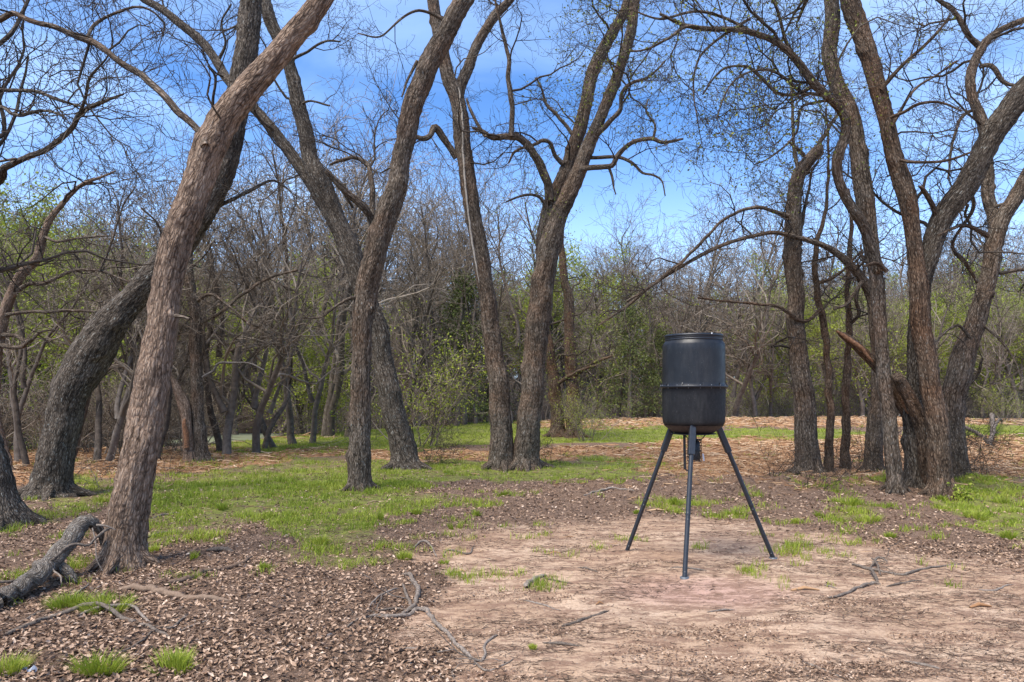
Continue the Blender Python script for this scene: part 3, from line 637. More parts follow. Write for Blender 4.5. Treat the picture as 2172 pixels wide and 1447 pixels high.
tree('leafy_limb_tree', 'smooth grey stem of the right cluster sending a long leafy limb to the upper left', 1898, 1046, [
    dict(p=[(1900, 1046, 34), (1892, 960, 31), (1882, 860, 29), (1872, 760, 28), (1864, 680, 28), (1857, 600, 30), (1848, 530, 33), (1838, 450, 36), (1830, 380, 36), (1818, 310, 34), (1800, 230, 33), (1772, 165, 32), (1760, 110, 32), (1763, 50, 32), (1760, 0, 32), (1755, -70, 28)], d=(0, .6), tw=.9, t0=.5, cont=3, leaf=1, k=40, bulge=[(1832, 325, .08, .05), (1803, 355, .07, .04)]),
    dict(p=[(1862, 575, 24), (1845, 520, 23), (1828, 475, 22), (1800, 430, 21), (1780, 385, 21), (1776, 340, 22), (1793, 285, 21), (1791, 250, 20), (1768, 218, 19), (1728, 180, 18), (1683, 120, 16), (1638, 85, 14), (1573, 65, 12), (1498, 60, 10), (1448, 52, 8), (1400, 30, 6)], d=(.1, -1.2), tw=2.6, t0=.42, ts=1.0, leaf=1, k=28),
    dict(p=[(1725, 182, 9), (1690, 200, 8), (1650, 198, 7), (1610, 160, 7), (1580, 140, 6), (1530, 150, 5), (1490, 200, 4)], d=(-.4, -1.), tw=4, t0=.1, ts=.9, leaf=1),
    dict(p=[(1776, 205, 9), (1730, 200, 8), (1700, 195, 7), (1650, 155, 6), (1600, 150, 5), (1550, 180, 4), (1520, 250, 3)], d=(0, -1.4), tw=4, t0=.1, ts=.9, leaf=1),
    dict(p=[(1680, 118, 9), (1665, 80, 8), (1655, 40, 7), (1640, 0, 6), (1600, -60, 5)], d=(-.6, -.9), tw=4, t0=.1, ts=.9, leaf=1),
    dict(p=[(1785, 215, 8), (1740, 215, 7), (1700, 230, 6), (1690, 280, 5), (1640, 330, 4), (1600, 350, 3)], d=(0, -.9), tw=4, t0=.1, ts=.8, leaf=1),
    dict(p=[(1560, 62, 9), (1500, 62, 8), (1455, 55, 8), (1420, 80, 6), (1370, 105, 5), (1330, 110, 3)], d=(-1., -1.5), tw=4, t0=.05, ts=.8, leaf=1),
    dict(p=[(1600, 70, 8), (1540, 40, 7), (1480, 25, 6), (1400, 40, 5), (1340, 20, 3)], d=(-.9, -.7), tw=4, t0=.05, ts=.8, leaf=1),
    dict(p=[(1590, 40, 7), (1520, 85, 6), (1480, 130, 5), (1470, 190, 4), (1480, 260, 3)], d=(-.9, -1.2), tw=4, t0=.05, ts=.8, leaf=1),
], 'bark_grey', seed=34, leaf=(1, .04, .042, 3))
X = tree('many_stemmed_tree', 'thick many stemmed tree at the right with one dark limb arching upward', 1997, 1056, [
    dict(p=[(1998, 1056, 54), (1994, 960, 47), (1985, 860, 44), (1970, 780, 42), (1956, 700, 42), (1948, 625, 40), (1941, 550, 34), (1933, 475, 34), (1913, 390, 36), (1890, 300, 34), (1873, 225, 34), (1853, 150, 36), (1828, 75, 38), (1803, 0, 40), (1785, -70, 34)], d=(0, .3), tw=.8, t0=.5, cont=3, k=44, bulge=[(1878, 345, .08, .05)]),
    dict(p=[(1950, 1036, 56), (1942, 940, 44), (1940, 840, 40), (1944, 740, 38), (1950, 650, 38), (1955, 600, 38), (1972, 540, 42), (2000, 462, 45), (2048, 398, 47), (2085, 325, 49), (2123, 262, 52), (2175, 192, 52), (2250, 120, 44)], d=(.7, -.2), tw=.9, t0=.5, cont=3, k=44, ground=True, bark='bark_dark'),
    dict(p=[(1975, 1045, 36), (1962, 950, 34), (1945, 880, 32), (1918, 820, 26), (1905, 800, 22)], d=(.5, .2), n='trunk', ground=True, bark='bark_brown', end=False, l='leaning dead stem inside the clump'),
    dict(p=[(1888, 250, 9), (1920, 236, 8), (1948, 221, 7), (1998, 219, 6), (2040, 235, 4)], d=(0, -.5), tw=3.6, ts=.9, t0=.1),
    dict(p=[(1868, 190, 11), (1895, 158, 9), (1923, 130, 8), (1950, 108, 7), (1973, 85, 7), (2013, 40, 5)], d=(.1, -.4), tw=3.6, ts=1., t0=.1),
    dict(p=[(1890, 270, 8), (1940, 190, 6), (1985, 160, 5), (2030, 130, 4)], d=(.1, .4), tw=3, ts=.9),
    dict(p=[(1908, 340, 8), (1950, 345, 7), (2010, 340, 6), (2060, 325, 5)], d=(0, -.4), tw=3.6, ts=.9),
    dict(p=[(1990, 480, 14), (1980, 440, 12), (1958, 402, 10), (1950, 396, 5)], d=(.2, -.1), tw=3, ts=.6),
    dict(p=[(2095, 500, 12), (2050, 478, 9), (2020, 485, 7), (1990, 500, 5)], d=(.4, 0), tw=3, ts=.7),
    dict(p=[(2050, 395, 9), (2065, 440, 8), (2020, 520, 7), (2050, 560, 7), (2072, 600, 5)], d=(.2, .6), tw=3, ts=.7),
    dict(p=[(1880, 575, 10), (1860, 560, 8), (1830, 565, 6)], d=(.2, 0), tw=3, ts=.8),
], 'bark_brown', seed=38, roots=6)
tree('right_tree', 'dark curving tree at the right with twisted upper limbs', 2034, 1020, [
    dict(p=[(2034, 1020, 46), (2026, 940, 42), (2022, 850, 48), (2040, 765, 50), (2062, 700, 42), (2086, 625, 37), (2102, 550, 35), (2122, 470, 32), (2148, 425, 31), (2180, 370, 30), (2230, 290, 26)], d=(0, -.2), tw=1., t0=.4, cont=2, k=44, bulge=[(2095, 628, .06, .05)]),
    dict(p=[(2112, 500, 28), (2106, 460, 26), (2094, 415, 25), (2096, 370, 24), (2091, 310, 23), (2082, 255, 22), (2063, 200, 21), (2060, 155, 20), (2083, 102, 19), (2123, 65, 15), (2180, 38, 12), (2230, 10, 10)], d=(0, .5), tw=1.8, t0=.2, cont=1, k=28),
    dict(p=[(2083, 103, 14), (2060, 82, 13), (2045, 60, 12), (2023, 25, 10), (1985, -5, 9), (1960, -40, 7)], d=(.4, .2), tw=2.5, ts=.9, t0=.1),
    dict(p=[(2078, 142, 11), (2095, 138, 10), (2110, 146, 10), (2133, 175, 9), (2150, 182, 8), (2170, 185, 8), (2200, 170, 6)], d=(.4, .1), tw=2.4, ts=.8),
    dict(p=[(2070, 230, 8), (2040, 250, 7), (2020, 300, 6), (2010, 380, 5)], d=(.4, .1), tw=3.5, ts=1.),
    dict(p=[(2105, 440, 8), (2140, 430, 7), (2172, 420, 6)], d=(0, -.2), tw=3, ts=.8),
    dict(p=[(2120, 580, 9), (2172, 572, 8), (2210, 585, 7)], d=(0, -.2), tw=3, ts=.7),
    dict(p=[(2050, 820, 10), (2075, 790, 8), (2085, 760, 5)], d=(-.1, -.4), tw=3, ts=.7),
    dict(p=[(2060, 720, 8), (2030, 690, 6), (1990, 720, 5), (1960, 770, 3)], d=(-.2, -.5), tw=3, ts=.8),
    dict(p=[(2085, 690, 7), (2120, 720, 6), (2150, 760, 4), (2165, 800, 3)], d=(-.2, -.6), tw=3.4, ts=.8),
], 'bark_grey', seed=41)
tree('curved_sapling', 'slim reddish tree curving right from the left edge in front of the thicket', 8, 1010, [
    dict(p=[(8, 1010, 28), (-12, 860, 27), (-8, 760, 26), (0, 690, 25), (18, 640, 23), (35, 600, 21), (55, 570, 20), (78, 548, 18), (90, 500, 15), (105, 465, 13), (132, 433, 11), (155, 408, 9), (178, 390, 8), (215, 376, 6), (245, 363, 4)], tw=2., t0=.3, ts=.8, k=20),
    dict(p=[(32, 620, 11), (60, 603, 10), (100, 600, 9), (140, 580, 8), (172, 574, 7), (220, 577, 6), (280, 600, 4)], d=(0, -.3), tw=3., ts=.6, t0=.1),
    dict(p=[(0, 670, 9), (50, 663, 8), (120, 660, 7), (220, 660, 5), (320, 650, 3)], d=(0, -.5), tw=3., ts=.5, t0=.1),
    dict(p=[(-6, 710, 12), (30, 712, 10), (52, 722, 9), (68, 722, 8), (85, 705, 6), (110, 700, 4)], d=(0, -.4), tw=2.5, ts=.5),
    dict(p=[(-6, 730, 12), (30, 738, 10), (50, 735, 9), (66, 722, 8)], d=(0, -.4), tw=1.5, ts=.4, end=False),
    dict(p=[(90, 500, 7), (120, 512, 6), (170, 505, 5), (230, 500, 3)], d=(0, -.4), tw=3., ts=.7),
    dict(p=[(210, 575, 6), (235, 520, 5), (260, 440, 4), (285, 400, 3)], d=(-.3, 0), tw=3., ts=.5),
], 'bark_red', seed=44)
tree('hooked_limb_tree', 'narrow straight trunk with a pale hooked branch behind the reddish tree', 428, 983, [
    dict(p=[(428, 983, 34), (420, 900, 28), (416, 800, 27), (413, 700, 26), (410, 640, 24), (400, 570, 20), (405, 500, 16), (425, 440, 12)], tw=2., t0=.35, ts=.9, k=28),
    dict(p=[(430, 800, 7), (452, 787, 7), (462, 772, 6), (490, 770, 5), (530, 772, 4), (560, 785, 3)], d=(-.1, -.3), tw=2, ts=.5, bark='dead_wood'),
    dict(p=[(420, 690, 9), (470, 660, 8), (520, 620, 7), (570, 590, 6), (630, 572, 5)], d=(0, .5), tw=2.6, ts=.9),
    dict(p=[(415, 640, 9), (450, 625, 7), (500, 660, 5), (540, 700, 3)], d=(0, -.5), tw=2.6, ts=.8),
], 'bark_grey', seed=47)
tree('broken_snag', 'broken dead trunk with torn orange wood beside the hooked branch tree', 402, 985, [
    dict(p=[(404, 985, 24), (398, 930, 22), (394, 890, 22), (391, 860, 26), (380, 830, 20), (366, 800, 8), (362, 790, 3)], k=20, end=False, roots=3),
    dict(p=[(396, 950, 12), (395, 915, 12), (393, 890, 6)], d=(-.12, -.12), n='torn_wood', bark='broken_wood', end=False),
], 'bark_red', seed=48, cat='dead tree')
tree('torn_trunk', 'split dead stem with a torn orange end slanting across the right cluster', 1985, 1040, [
    dict(p=[(1985, 1040, 40), (1965, 950, 36), (1930, 880, 32), (1895, 830, 24), (1868, 790, 24), (1838, 755, 24), (1812, 730, 20), (1788, 712, 14), (1776, 704, 5)], d=(.2, -.1), k=24, end=False, roots=3),
    dict(p=[(1774, 702, 4), (1796, 716, 9), (1824, 738, 9), (1852, 768, 4)], d=(-.16, -.15), n='torn_wood', bark='broken_wood', end=False),
    dict(p=[(1915, 850, 9), (1925, 870, 11), (1938, 888, 4)], d=(-.14, -.1), n='torn_wood', bark='broken_wood', end=False),
], 'bark_brown', seed=49, cat='dead tree')
for (bx, by, lab, lst, sd_) in [
    (1181, 926, 'left one of the mossy pair of trunks on the bright grass strip', [(1184, 926, 36), (1182, 880, 30), (1176, 820, 26), (1168, 760, 22), (1160, 700, 18), (1165, 620, 14), (1175, 560, 10)], 51),
    (1217, 931, 'right one of the mossy pair of trunks on the bright grass strip', [(1217, 931, 36), (1216, 870, 32), (1213, 800, 28), (1208, 720, 25), (1207, 640, 21), (1196, 580, 18), (1190, 520, 14), (1192, 470, 10)], 52)]:
    tree('creekside_tree', lab, bx, by, [dict(p=lst, tw=1.5, t0=.35, ts=1.6, k=24, leaf=1),
        dict(p=[(lst[2][0], lst[2][1], 10), (lst[2][0] + 45, lst[2][1] - 30, 7), (lst[2][0] + 90, lst[2][1] - 45, 4)], d=(0, -1.2), tw=1.8, ts=1., leaf=1)], 'bark_brown', group='pair of trunks behind the bright grass', seed=sd_, leaf=(1, .09, .075, 3))
#==BACK==
# ---------------------------------------------------------------- woods behind the creek
def proto_tree(seed, H=9., leafy=None, slim=1., lean=.0, fork=True, tall=False):
    R = random.Random(seed); T = Tubes(); W = Tubes(); tips = []
    st = dict(seg=[.42, .32, .24, .2], curl=[.22, .28, .34, .36], up=[.05, .03, .015, .0], len=[3.6, 1.9, 1.0, .5], rad=[.055, .027, .014, .009], kids=[6, 4.6, 3.2, 0], ang=(.5, 1.2), taper=.35, rmin=.0068)
    st['from'] = [.15, .12, .1, .1]
    if tall: st.update(kids=[5, 3.4, 2.6, 0], ang=(.4, 1.0), len=[3.4, 1.8, .95, .5], up=[.08, .04, .02, 0])
    def stem(p, d, L, r0, r1):
        n = 14; pts = [p]; rad = [r0 * 1.35]
        for i in range(n):
            g = rv(R); d = nrm((d[0] + g[0] * .12, d[1] + g[1] * .12, d[2] + g[2] * .03 + .05)); p = tuple(p[w] + d[w] * L / n for w in range(3)); pts.append(p); rad.append(r0 + (r1 - r0) * (i + 1) / n)
        T.add(pts, rad, 8)
        for i in range(6 if tall else 4, n + 1):
            for q in range(2 if i > 6 and not (tall and i < 10) else 1):
                g = rv(R); g = nrm((g[0], g[1], .25)); a = R.uniform(.5, .95); dd = nrm(tuple(d[w] * cos(a) + g[w] * sin(a) for w in range(3)))
                if R.random() < .72: grow(W, pts[i], dd, st['len'][0] * R.uniform(.5, 1.) * (1.15 - .5 * i / n), min(.06, rad[i] * .6), 0, st, R, tips)
    d0 = nrm((R.uniform(-1, 1) * .12 + lean, R.uniform(-1, 1) * .1, 1))
    stem((0, 0, -.3), d0, H * .78, .14 * slim, .035)
    if fork and R.random() < .75:
        g = nrm((R.uniform(-1, 1), R.uniform(-1, 1), 3.4 if tall else 2.4)); fh = .35 if tall else .2; stem((d0[0] * H * fh, d0[1] * H * fh, H * fh - .3), g, H * .6, .09 * slim, .03)
    return T, W, tips
def to_mesh(T, name, mat):
    V, Fs, Bk, Rr = T.arrays(); o = mesh_np(name, V, Fs, mat, attrs={'bark': Bk, 'rnd': Rr}); top = V[:, 2].max(); return o, top
def proto_obj(name, seed, kind='bare', dark=False, **kw):
    root = empty(name, (0, 0, 0)); T, W, tips = proto_tree(seed, **kw)
    o, t1 = to_mesh(T, 'trunk', M['trunk_mid' if dark else 'trunk_far']); o.parent = root
    c_, t2 = to_mesh(W, 'crown', M['twig_mid' if dark else 'twig_far']); c_.parent = root
    if kind == 'leafy':
        R = random.Random(seed); pts = [q for t in tips for q in t]; nz_ = noise3(np.array(pts) * .75, seed); pts = [q for q, v_ in zip(pts, nz_) if v_ > .06]
        leaves_mesh('foliage', pts, 10, .2, .105, M['leaf_spring'], root, None, seed)
    root['H'] = t2; return root
def proto_shrub(name, seed, H=3., green=0):
    R = random.Random(seed); W = Tubes(); tips = []
    st = dict(seg=[.3, .22, .17, .15], curl=[.2, .26, .3, .3], up=[.07, .03, .0, 0], len=[H * .75, 1.25, .7, .4], rad=[.02, .010, .007, .006], kids=[7, 4, 2.2, 0], ang=(.4, 1.1), taper=.4, rmin=.0055)
    st['from'] = [.15, .1, .1, .1]
    for i in range(9):
        a = R.uniform(0, 2 * pi); g = nrm((cos(a) * .5, sin(a) * .5, 1))
        grow(W, (cos(a) * R.uniform(0, .5), sin(a) * R.uniform(0, .5), -.15), g, H * R.uniform(.5, .9), .022, 0, st, R, tips)
    V, Fs, Bk, Rr = W.arrays(); o = mesh_np(name, V, Fs, M['twig_far'], attrs={'bark': Bk, 'rnd': Rr}); o['H'] = float(V[:, 2].max())
    if green: leaves_mesh('foliage', [q for t in tips for q in t][::3], green + 1, .12, .062, M['leaf_spring'], o, None, seed)
    return o
def proto_cedar(name, seed, H=7.):
    R = random.Random(seed); root = empty(name, (0, 0, 0)); T = Tubes(); T.add([(0, 0, -.3), (.05, 0, H * .5), (0, .05, H * .95)], [.16, .09, .02], 8)
    o, _ = to_mesh(T, 'trunk', M['trunk_far']); o.parent = root; pts = []
    for i in range(130):
        z = R.uniform(.06, 1.); rr = (1 - z) ** .7 * 2.3 * R.uniform(.35, 1.1); a = R.uniform(0, 6.3)
        c0 = (cos(a) * rr, sin(a) * rr, z * H)
        for q in range(34): pts.append((c0[0] + R.gauss(0, .32), c0[1] + R.gauss(0, .32), c0[2] + R.gauss(0, .2) - .0))
    leaves_mesh('foliage', pts, 2, .09, .11, M['leaf_cedar'], root, None, seed); root['H'] = H; return root
PR = {'bare': [proto_obj('bare_tree', 101 + i, H=[9, 10, 8, 10, 9][i], lean=[0, .06, -.08, .03, .12][i]) for i in range(5)],
      'mid': [proto_obj('bare_tree', 131 + i, H=11, lean=[.05, -.1, .14, 0][i], slim=1., dark=True, tall=True) for i in range(4)],
      'leafy': [proto_obj('budding_tree', 201 + i, kind='leafy', H=8.) for i in range(2)],
      'cedar': [proto_cedar('cedar_tree', 301)],
      'shrub': [proto_shrub('bare_shrub', 401 + i, H=[3.2, 2.6, 3.8][i]) for i in range(3)],
      'bud': [proto_shrub('budding_shrub', 501, H=3., green=3)]}
used = set()
def copy_tree(o):
    c_ = o.copy(); C.objects.link(c_)
    for ch in o.children:
        d = ch.copy(); C.objects.link(d); d.parent = c_
    return c_
KINDS = {'bare': ('bare tree', 'grey bare tree'), 'mid': ('bare tree', 'tall dark bare tree'), 'leafy': ('tree', 'tree in yellow green bud'), 'cedar': ('cedar', 'dark green cedar'), 'shrub': ('shrub', 'tangled leafless shrub'), 'bud': ('shrub', 'yellow green budding shrub')}
def place(kind, px, Y, topy=None, H=None, where='', R=rng, label=None, group=True):
    src = R.choice(PR[kind]); X = (px - 1086) / F * Y; z = g1(X, Y)
    o = src if src.name not in used else copy_tree(src); used.add(src.name)
    h = H if H else CH - (topy - YH) / F * Y - z
    s = h / src['H']; o.location = (X, Y, z); w = s * R.uniform(.85, 1.15) if H else s
    o.scale = (w, w, s); o.rotation_euler = (0, 0, R.uniform(0, 6.28))
    lab = label or '%s %s' % (KINDS[kind][1], where)
    tag(o, lab, KINDS[kind][0]); 
    if group: o['group'] = lab
    return o
def zone(px, depth):
    a = 'behind the bent tree' if px < 360 else 'left of the straight trunk' if px < 760 else 'behind the crossing and twin trunks' if px < 1250 else \
        'behind the black feeder' if px < 1640 else 'behind the many stemmed cluster' if px < 2000 else 'behind the right hand tree'
    return {0: 'on near bank %s', 1: 'across creek %s', 2: 'deep in woods %s'}[depth] % a
RB = random.Random(77)
def skyline(px): return float(np.interp(px, [-300, 0, 200, 330, 420, 560, 680, 760, 850, 950, 1050, 1250, 1450, 1640, 1750, 1900, 2050, 2172], [300, 300, 220, 270, 320, 270, 140, 190, 260, 270, 350, 410, 410, 415, 340, 360, 380, 360]))
for px in (40, 150, 230, 268, 318, 480, 545, 585, 660, 700, 885, 1010, 1262, 1312, 1365, 1560, 1600, 1640, 1770, 1830, 1905, 2085, 2125, 2165, 2230, -40):
    X0 = (px - 1086) / F * 34; E0 = edge(X0); Y = float(E0) + RB.uniform(-2.5, -.3) if px < 1250 else float(E0) + RB.uniform(-.5, 1.8)
    place('bare', px, Y, topy=skyline(px) + RB.uniform(0, 280), where=zone(px, 0), R=RB)
for i, px in enumerate((-90, 60, 205, 330, 470, 560, 625, 690, 735, 858, 872, 925, 965, 1030, 1080, 1150, 1255, 1335, 1430, 1480, 1585, 1660, 1745, 1815, 1925, 2000, 2075, 2150, 2230)):
    X0 = (px - 1086) / F * 34; Y = float(edge(X0)) + (RB.uniform(-3, .4) if px < 1250 else RB.uniform(17, 22))
    place('mid', px, Y, topy=skyline(px) + RB.uniform(-90, 110), where=zone(px, 0 if px < 1250 else 1), R=RB)
for i in range(84):
    px = -350 + i * 2900 / 84 + RB.uniform(-18, 18); X0 = (px - 1086) / F * 52; Y = float(edge(X0)) + 18 + RB.uniform(.5, 12)
    place('bare', px, Y, topy=skyline(px) + 0 + 320 * RB.random() ** .8, where=zone(px, 1), R=RB)
for i in range(80):
    px = -350 + i * 2900 / 80 + RB.uniform(-20, 20); Y = RB.uniform(70, 100)
    place('bare', px, Y, topy=max(skyline(px) + 60, RB.uniform(440, 640)), where=zone(px, 2), R=RB)
for px, Y, top in [(-10, 26, 420), (95, 24.5, 430), (60, 33, 345), (640, 30, 570), (1690, 39, 590), (1870, 41, 610), (2110, 41, 600), (110, 42, 400), (170, 46, 450), (20, 48, 430), (-40, 30, 400), (215, 44, 520), (300, 58, 500), (420, 62, 540), (380, 70, 560), (620, 62, 560), (700, 60, 520), (600, 33, 590), (705, 36, 540),  (2130, 52, 590), (560, 70, 600), (1095, 60, 545), (1225, 58, 530), (1700, 58, 560), (1890, 60, 560), (2060, 62, 570), (2150, 55, 580), (1640, 70, 610), (470, 66, 560),  (2230, 50, 540), (900, 72, 600), (330, 60, 560)]:
    place('leafy', px, Y, topy=top, where=zone(px, 1), R=RB)
for px, Y, top, lab in [(985, 34, 585, 'dark green cedar seen between the crossing and twin trunks'), (1335, 37.5, 650, 'tallest dark green cedar left of the feeder barrel'), (1400, 38.5, 700, 'dark green cedar just left of the feeder barrel'),
                        (1275, 60, 690, 'low dark cedar under the long dead branch'), (2120, 70, 650, 'dark cedar at the far right of the woods'), (720, 62, 650, 'dark cedar left of the straight trunk')]:
    place('cedar', px, Y, topy=top, label=lab, group=False, R=RB)
for px, Y, top, lab in [(885, 22, 645, 'yellow green budding shrub right of the crossing trunks'), (655, 30, 690, 'budding shrub on the near bank left of the straight trunk'), (730, 34, 760, 'low budding shrub beside the straight trunk'), (1250, 24, 790, 'budding shrub spreading right of the mossy pair of trunks'),
                        (1600, 46, 760, 'budding shrub by the pond right of the feeder'), (1690, 44, 700, 'budding shrub behind the broken top tree'), (90, 28, 800, 'dim budding shrub behind the bent tree'), (2130, 34, 790, 'budding shrub behind the right hand tree'), (1880, 40, 620, 'budding shrub behind the many stemmed cluster'), (200, 38, 690, 'taller budding shrub behind the bent tree')]:
    place('bud', px, Y, topy=top, label=lab, group=False, R=RB)
for i in range(60):
    px = -300 + i * 2800 / 60 + RB.uniform(-20, 20)
    if px < 1200: Y = float(edge((px - 1086) / F * 32)) + RB.uniform(-.6, 2.2); H = RB.uniform(1.8, 3.6)
    else: Y = float(edge((px - 1086) / F * 40)) + RB.uniform(1, 3.5); H = RB.uniform(2.2, 3.8)
    if 430 < px < 640: continue
    place('shrub', px, Y, H=H, where=zone(px, 0), R=RB)
for i in range(60):
    px = -300 + i * 2800 / 60 + RB.uniform(-20, 20); X0 = (px - 1086) / F * 52; Y = float(edge(X0)) + 18 + RB.uniform(-.3, 3)
    if 470 < px < 610: continue
    place('shrub', px, Y, H=RB.uniform(2.5, 5), where=zone(px, 1), R=RB)
ORD = 'first second third fourth fifth sixth seventh eighth ninth tenth eleventh twelfth thirteenth fourteenth fifteenth sixteenth seventeenth eighteenth nineteenth twentieth'.split()
by_label = {}
for o in list(C.objects):
    if o.parent is None and o.get('group') and o.get('group') == o.get('label'): by_label.setdefault(o['label'], []).append(o)
for lab, lst in by_label.items():
    if len(lst) > 1 and len(lst) <= 20 and ('near bank' in lab or 'bud' in lab):
        lst.sort(key=lambda o: o.location.x / o.location.y); a_, b_ = [(lab[:lab.index(w_)], lab[lab.index(w_):]) for w_ in (' on near', ' across', ' deep') if w_ in lab][0]
        for i, o in enumerate(lst): o['label'] = '%s %s from left%s' % (ORD[i], a_, b_); o['group'] = lab
def gn_scatter(name, srcs, pts, scl, label):
    me = bpy.data.meshes.new(name); me.from_pydata([tuple(p) for p in pts], [], []); o = bpy.data.objects.new(name, me); C.objects.link(o)
    a_ = me.attributes.new('scl', 'FLOAT', 'POINT'); a_.data.foreach_set('value', np.array(scl, np.float32))
    a_ = me.attributes.new('rot', 'FLOAT_VECTOR', 'POINT'); rr = np.zeros((len(pts), 3), np.float32); rr[:, 2] = npr.rand(len(pts)) * 6.28; a_.data.foreach_set('vector', rr.ravel())
    ng = bpy.data.node_groups.new(name, 'GeometryNodeTree'); ng.interface.new_socket('Geometry', in_out='INPUT', socket_type='NodeSocketGeometry'); ng.interface.new_socket('Geometry', in_out='OUTPUT', socket_type='NodeSocketGeometry')
    gi = ng.nodes.new('NodeGroupInput'); go_ = ng.nodes.new('NodeGroupOutput'); ip = ng.nodes.new('GeometryNodeInstanceOnPoints'); jn = ng.nodes.new('GeometryNodeJoinGeometry')
    for s_ in srcs:
        oi = ng.nodes.new('GeometryNodeObjectInfo'); oi.inputs['Object'].default_value = s_; oi.inputs['As Instance'].default_value = True; oi.transform_space = 'ORIGINAL'; ng.links.new(oi.outputs['Geometry'], jn.inputs[0])
    ng.links.new(jn.outputs[0], ip.inputs['Instance']); ng.links.new(gi.outputs[0], ip.inputs['Points'])
    for nm, typ, sock in (('scl', 'FLOAT', 'Scale'), ('rot', 'FLOAT_VECTOR', 'Rotation')):
        na = ng.nodes.new('GeometryNodeInputNamedAttribute'); na.data_type = typ; na.inputs['Name'].default_value = nm; ng.links.new(na.outputs['Attribute'], ip.inputs[sock])
    ng.links.new(ip.outputs[0], go_.inputs[0]); md = o.modifiers.new('scatter', 'NODES'); md.node_group = ng
    tag(o, label, 'undergrowth', kind='stuff'); return o
def far_pts(n, y0, y1, rnd_):
    out = []
    for i in range(n):
        Y = rnd_.uniform(y0, y1); X = rnd_.uniform(-.95, .95) * Y
        if Y < edge(X) + 19.5: continue
        out.append((X, Y, g1(X, Y) - .05))
    return out
for i, s_ in enumerate(PR['shrub']):
    p_ = far_pts(320, 44, 100, RB); gn_scatter('undergrowth', [s_], p_, [RB.uniform(.7, 1.5) for q in p_], 'grey brown leafless undergrowth filling the woods across the creek')
for i in (0, 3):
    p_ = far_pts(130, 95, 150, RB); gn_scatter('distant_woods', list(PR['bare'][i].children), p_, [RB.uniform(1.2, 1.7) for q in p_], 'distant bare woods closing the view behind the nearer trees')
p_ = far_pts(60, 90, 140, RB); gn_scatter('distant_green_woods', list(PR['leafy'][0].children), p_, [RB.uniform(1.1, 1.5) for q in p_], 'distant trees in faint green bud closing the view')
#==GROUNDCOVER==
# ---------------------------------------------------------------- game feeder
def lathe(name, prof, cx, cy, mat, parent, loc, n=48, close=True):
    prof = np.array(prof, float); th = np.arange(n) * 2 * pi / n; m_ = len(prof)
    V = np.stack([cx + prof[:, 0, None] * np.cos(th), cy + prof[:, 0, None] * np.sin(th), np.repeat(prof[:, 1, None], n, 1)], -1).reshape(-1, 3)
    idx = np.arange(m_ * n).reshape(m_, n); a = idx[:-1]; b_ = idx[1:]
    q = np.stack([a, np.roll(a, -1, 1), np.roll(b_, -1, 1), b_], -1).reshape(-1, 4)
    return mesh_np(name, V, [q], mat, parent, True, loc=loc)
def beam(name, p, q, w, h, mat, parent, loc, w2=None, k=4, up=(0, 1, 0)):
    p = np.array(p, float); q = np.array(q, float); t = (q - p) / np.linalg.norm(q - p); u = np.cross(t, up); u /= np.linalg.norm(u); v = np.cross(t, u)
    V = []; be = min(w, h) * .12
    for c_, e in ((p, 1), (q, 1)):
        for a, b_ in ((-1, -1), (1, -1), (1, 1), (-1, 1)):
            V.append(c_ + u * a * (w / 2 - be) + v * b_ * h / 2); V.append(c_ + u * a * w / 2 + v * b_ * (h / 2 - be))
    o = [1, 0, 2, 3, 5, 4, 6, 7]; o = [0, 2, 3, 5, 4, 6, 7, 1]; V = np.array(V)
    ring = np.array([0, 2, 3, 5, 4, 6, 7, 1]); faces = [[ring[i], ring[(i + 1) % 8], ring[(i + 1) % 8] + 8, ring[i] + 8] for i in range(8)]
    me_f = [np.array(faces), np.array([ring[::-1], ring + 8])]
    return mesh_np(name, V, me_f, mat, parent, False, loc=loc)
def plain(name, col, rough=.5, metal=0, nz=.15, sc=20, bump=0, spec=.5):
    m_, nt_, b_ = newmat(name); N_ = NT(nt_); g_ = N_.n('ShaderNodeNewGeometry').outputs['Position']; f_ = N_.noise(g_, sc, 6, .7)
    c_ = N_.ramp(f_, [(.3, tuple(x * (1 - nz) for x in col)), (.7, tuple(min(1, x * (1 + nz)) for x in col))]); nt_.links.new(c_, b_.inputs['Base Color'])
    nt_.links.new(N_.ramp(N_.noise(g_, sc * 2.2, 4), [(.3, rough * .88), (.7, min(1, rough * 1.15))]), b_.inputs['Roughness']); b_.inputs['Metallic'].default_value = metal
    b_.inputs['Specular IOR Level'].default_value = spec
    if 'plastic' in name:
        du_ = N_.ramp(N_.noise(N_.scale(g_, (9, 9, 2.2)), 1, 8, .8), [(.48, 0.), (.72, .32)]); sp_ = N_.ramp(N_.noise(N_.scale(g_, (160, 160, 60)), 1, 2), [(.68, 0.), (.74, .5)])
        c2_ = N_.mix(sp_, N_.mix(du_, c_, (.07, .066, .062)), (.13, .125, .12)); nt_.links.new(c2_, b_.inputs['Base Color'])
    if bump: bp_ = N_.n('ShaderNodeBump', Strength=bump, Distance=.003); N_.set(bp_.inputs['Height'], f_); nt_.links.new(bp_.outputs[0], b_.inputs['Normal'])
    return m_
pl_up = plain('black_plastic', (.012, .013, .0155), .42, nz=.3, sc=9, spec=.32); pl_lo = plain('dull_black_plastic', (.009, .009, .010), .6, nz=.4, sc=14, spec=.3)
pt = plain('blue_black_metal_paint', (.016, .019, .025), .45, nz=.3, sc=30); bolt_m = plain('zinc_bolt', (.16, .16, .165), .5, .5); rim_m = plain('black_rim', (.012, .013, .016), .4)
FY, FX = 6.68, 1.715
fz0 = float(gz_at(FX, FY)); floc = (FX, FY, fz0)
fd = empty('game_feeder', floc); tag(fd, 'black barrel game feeder standing on three splayed legs on the sandy patch', 'feeder')
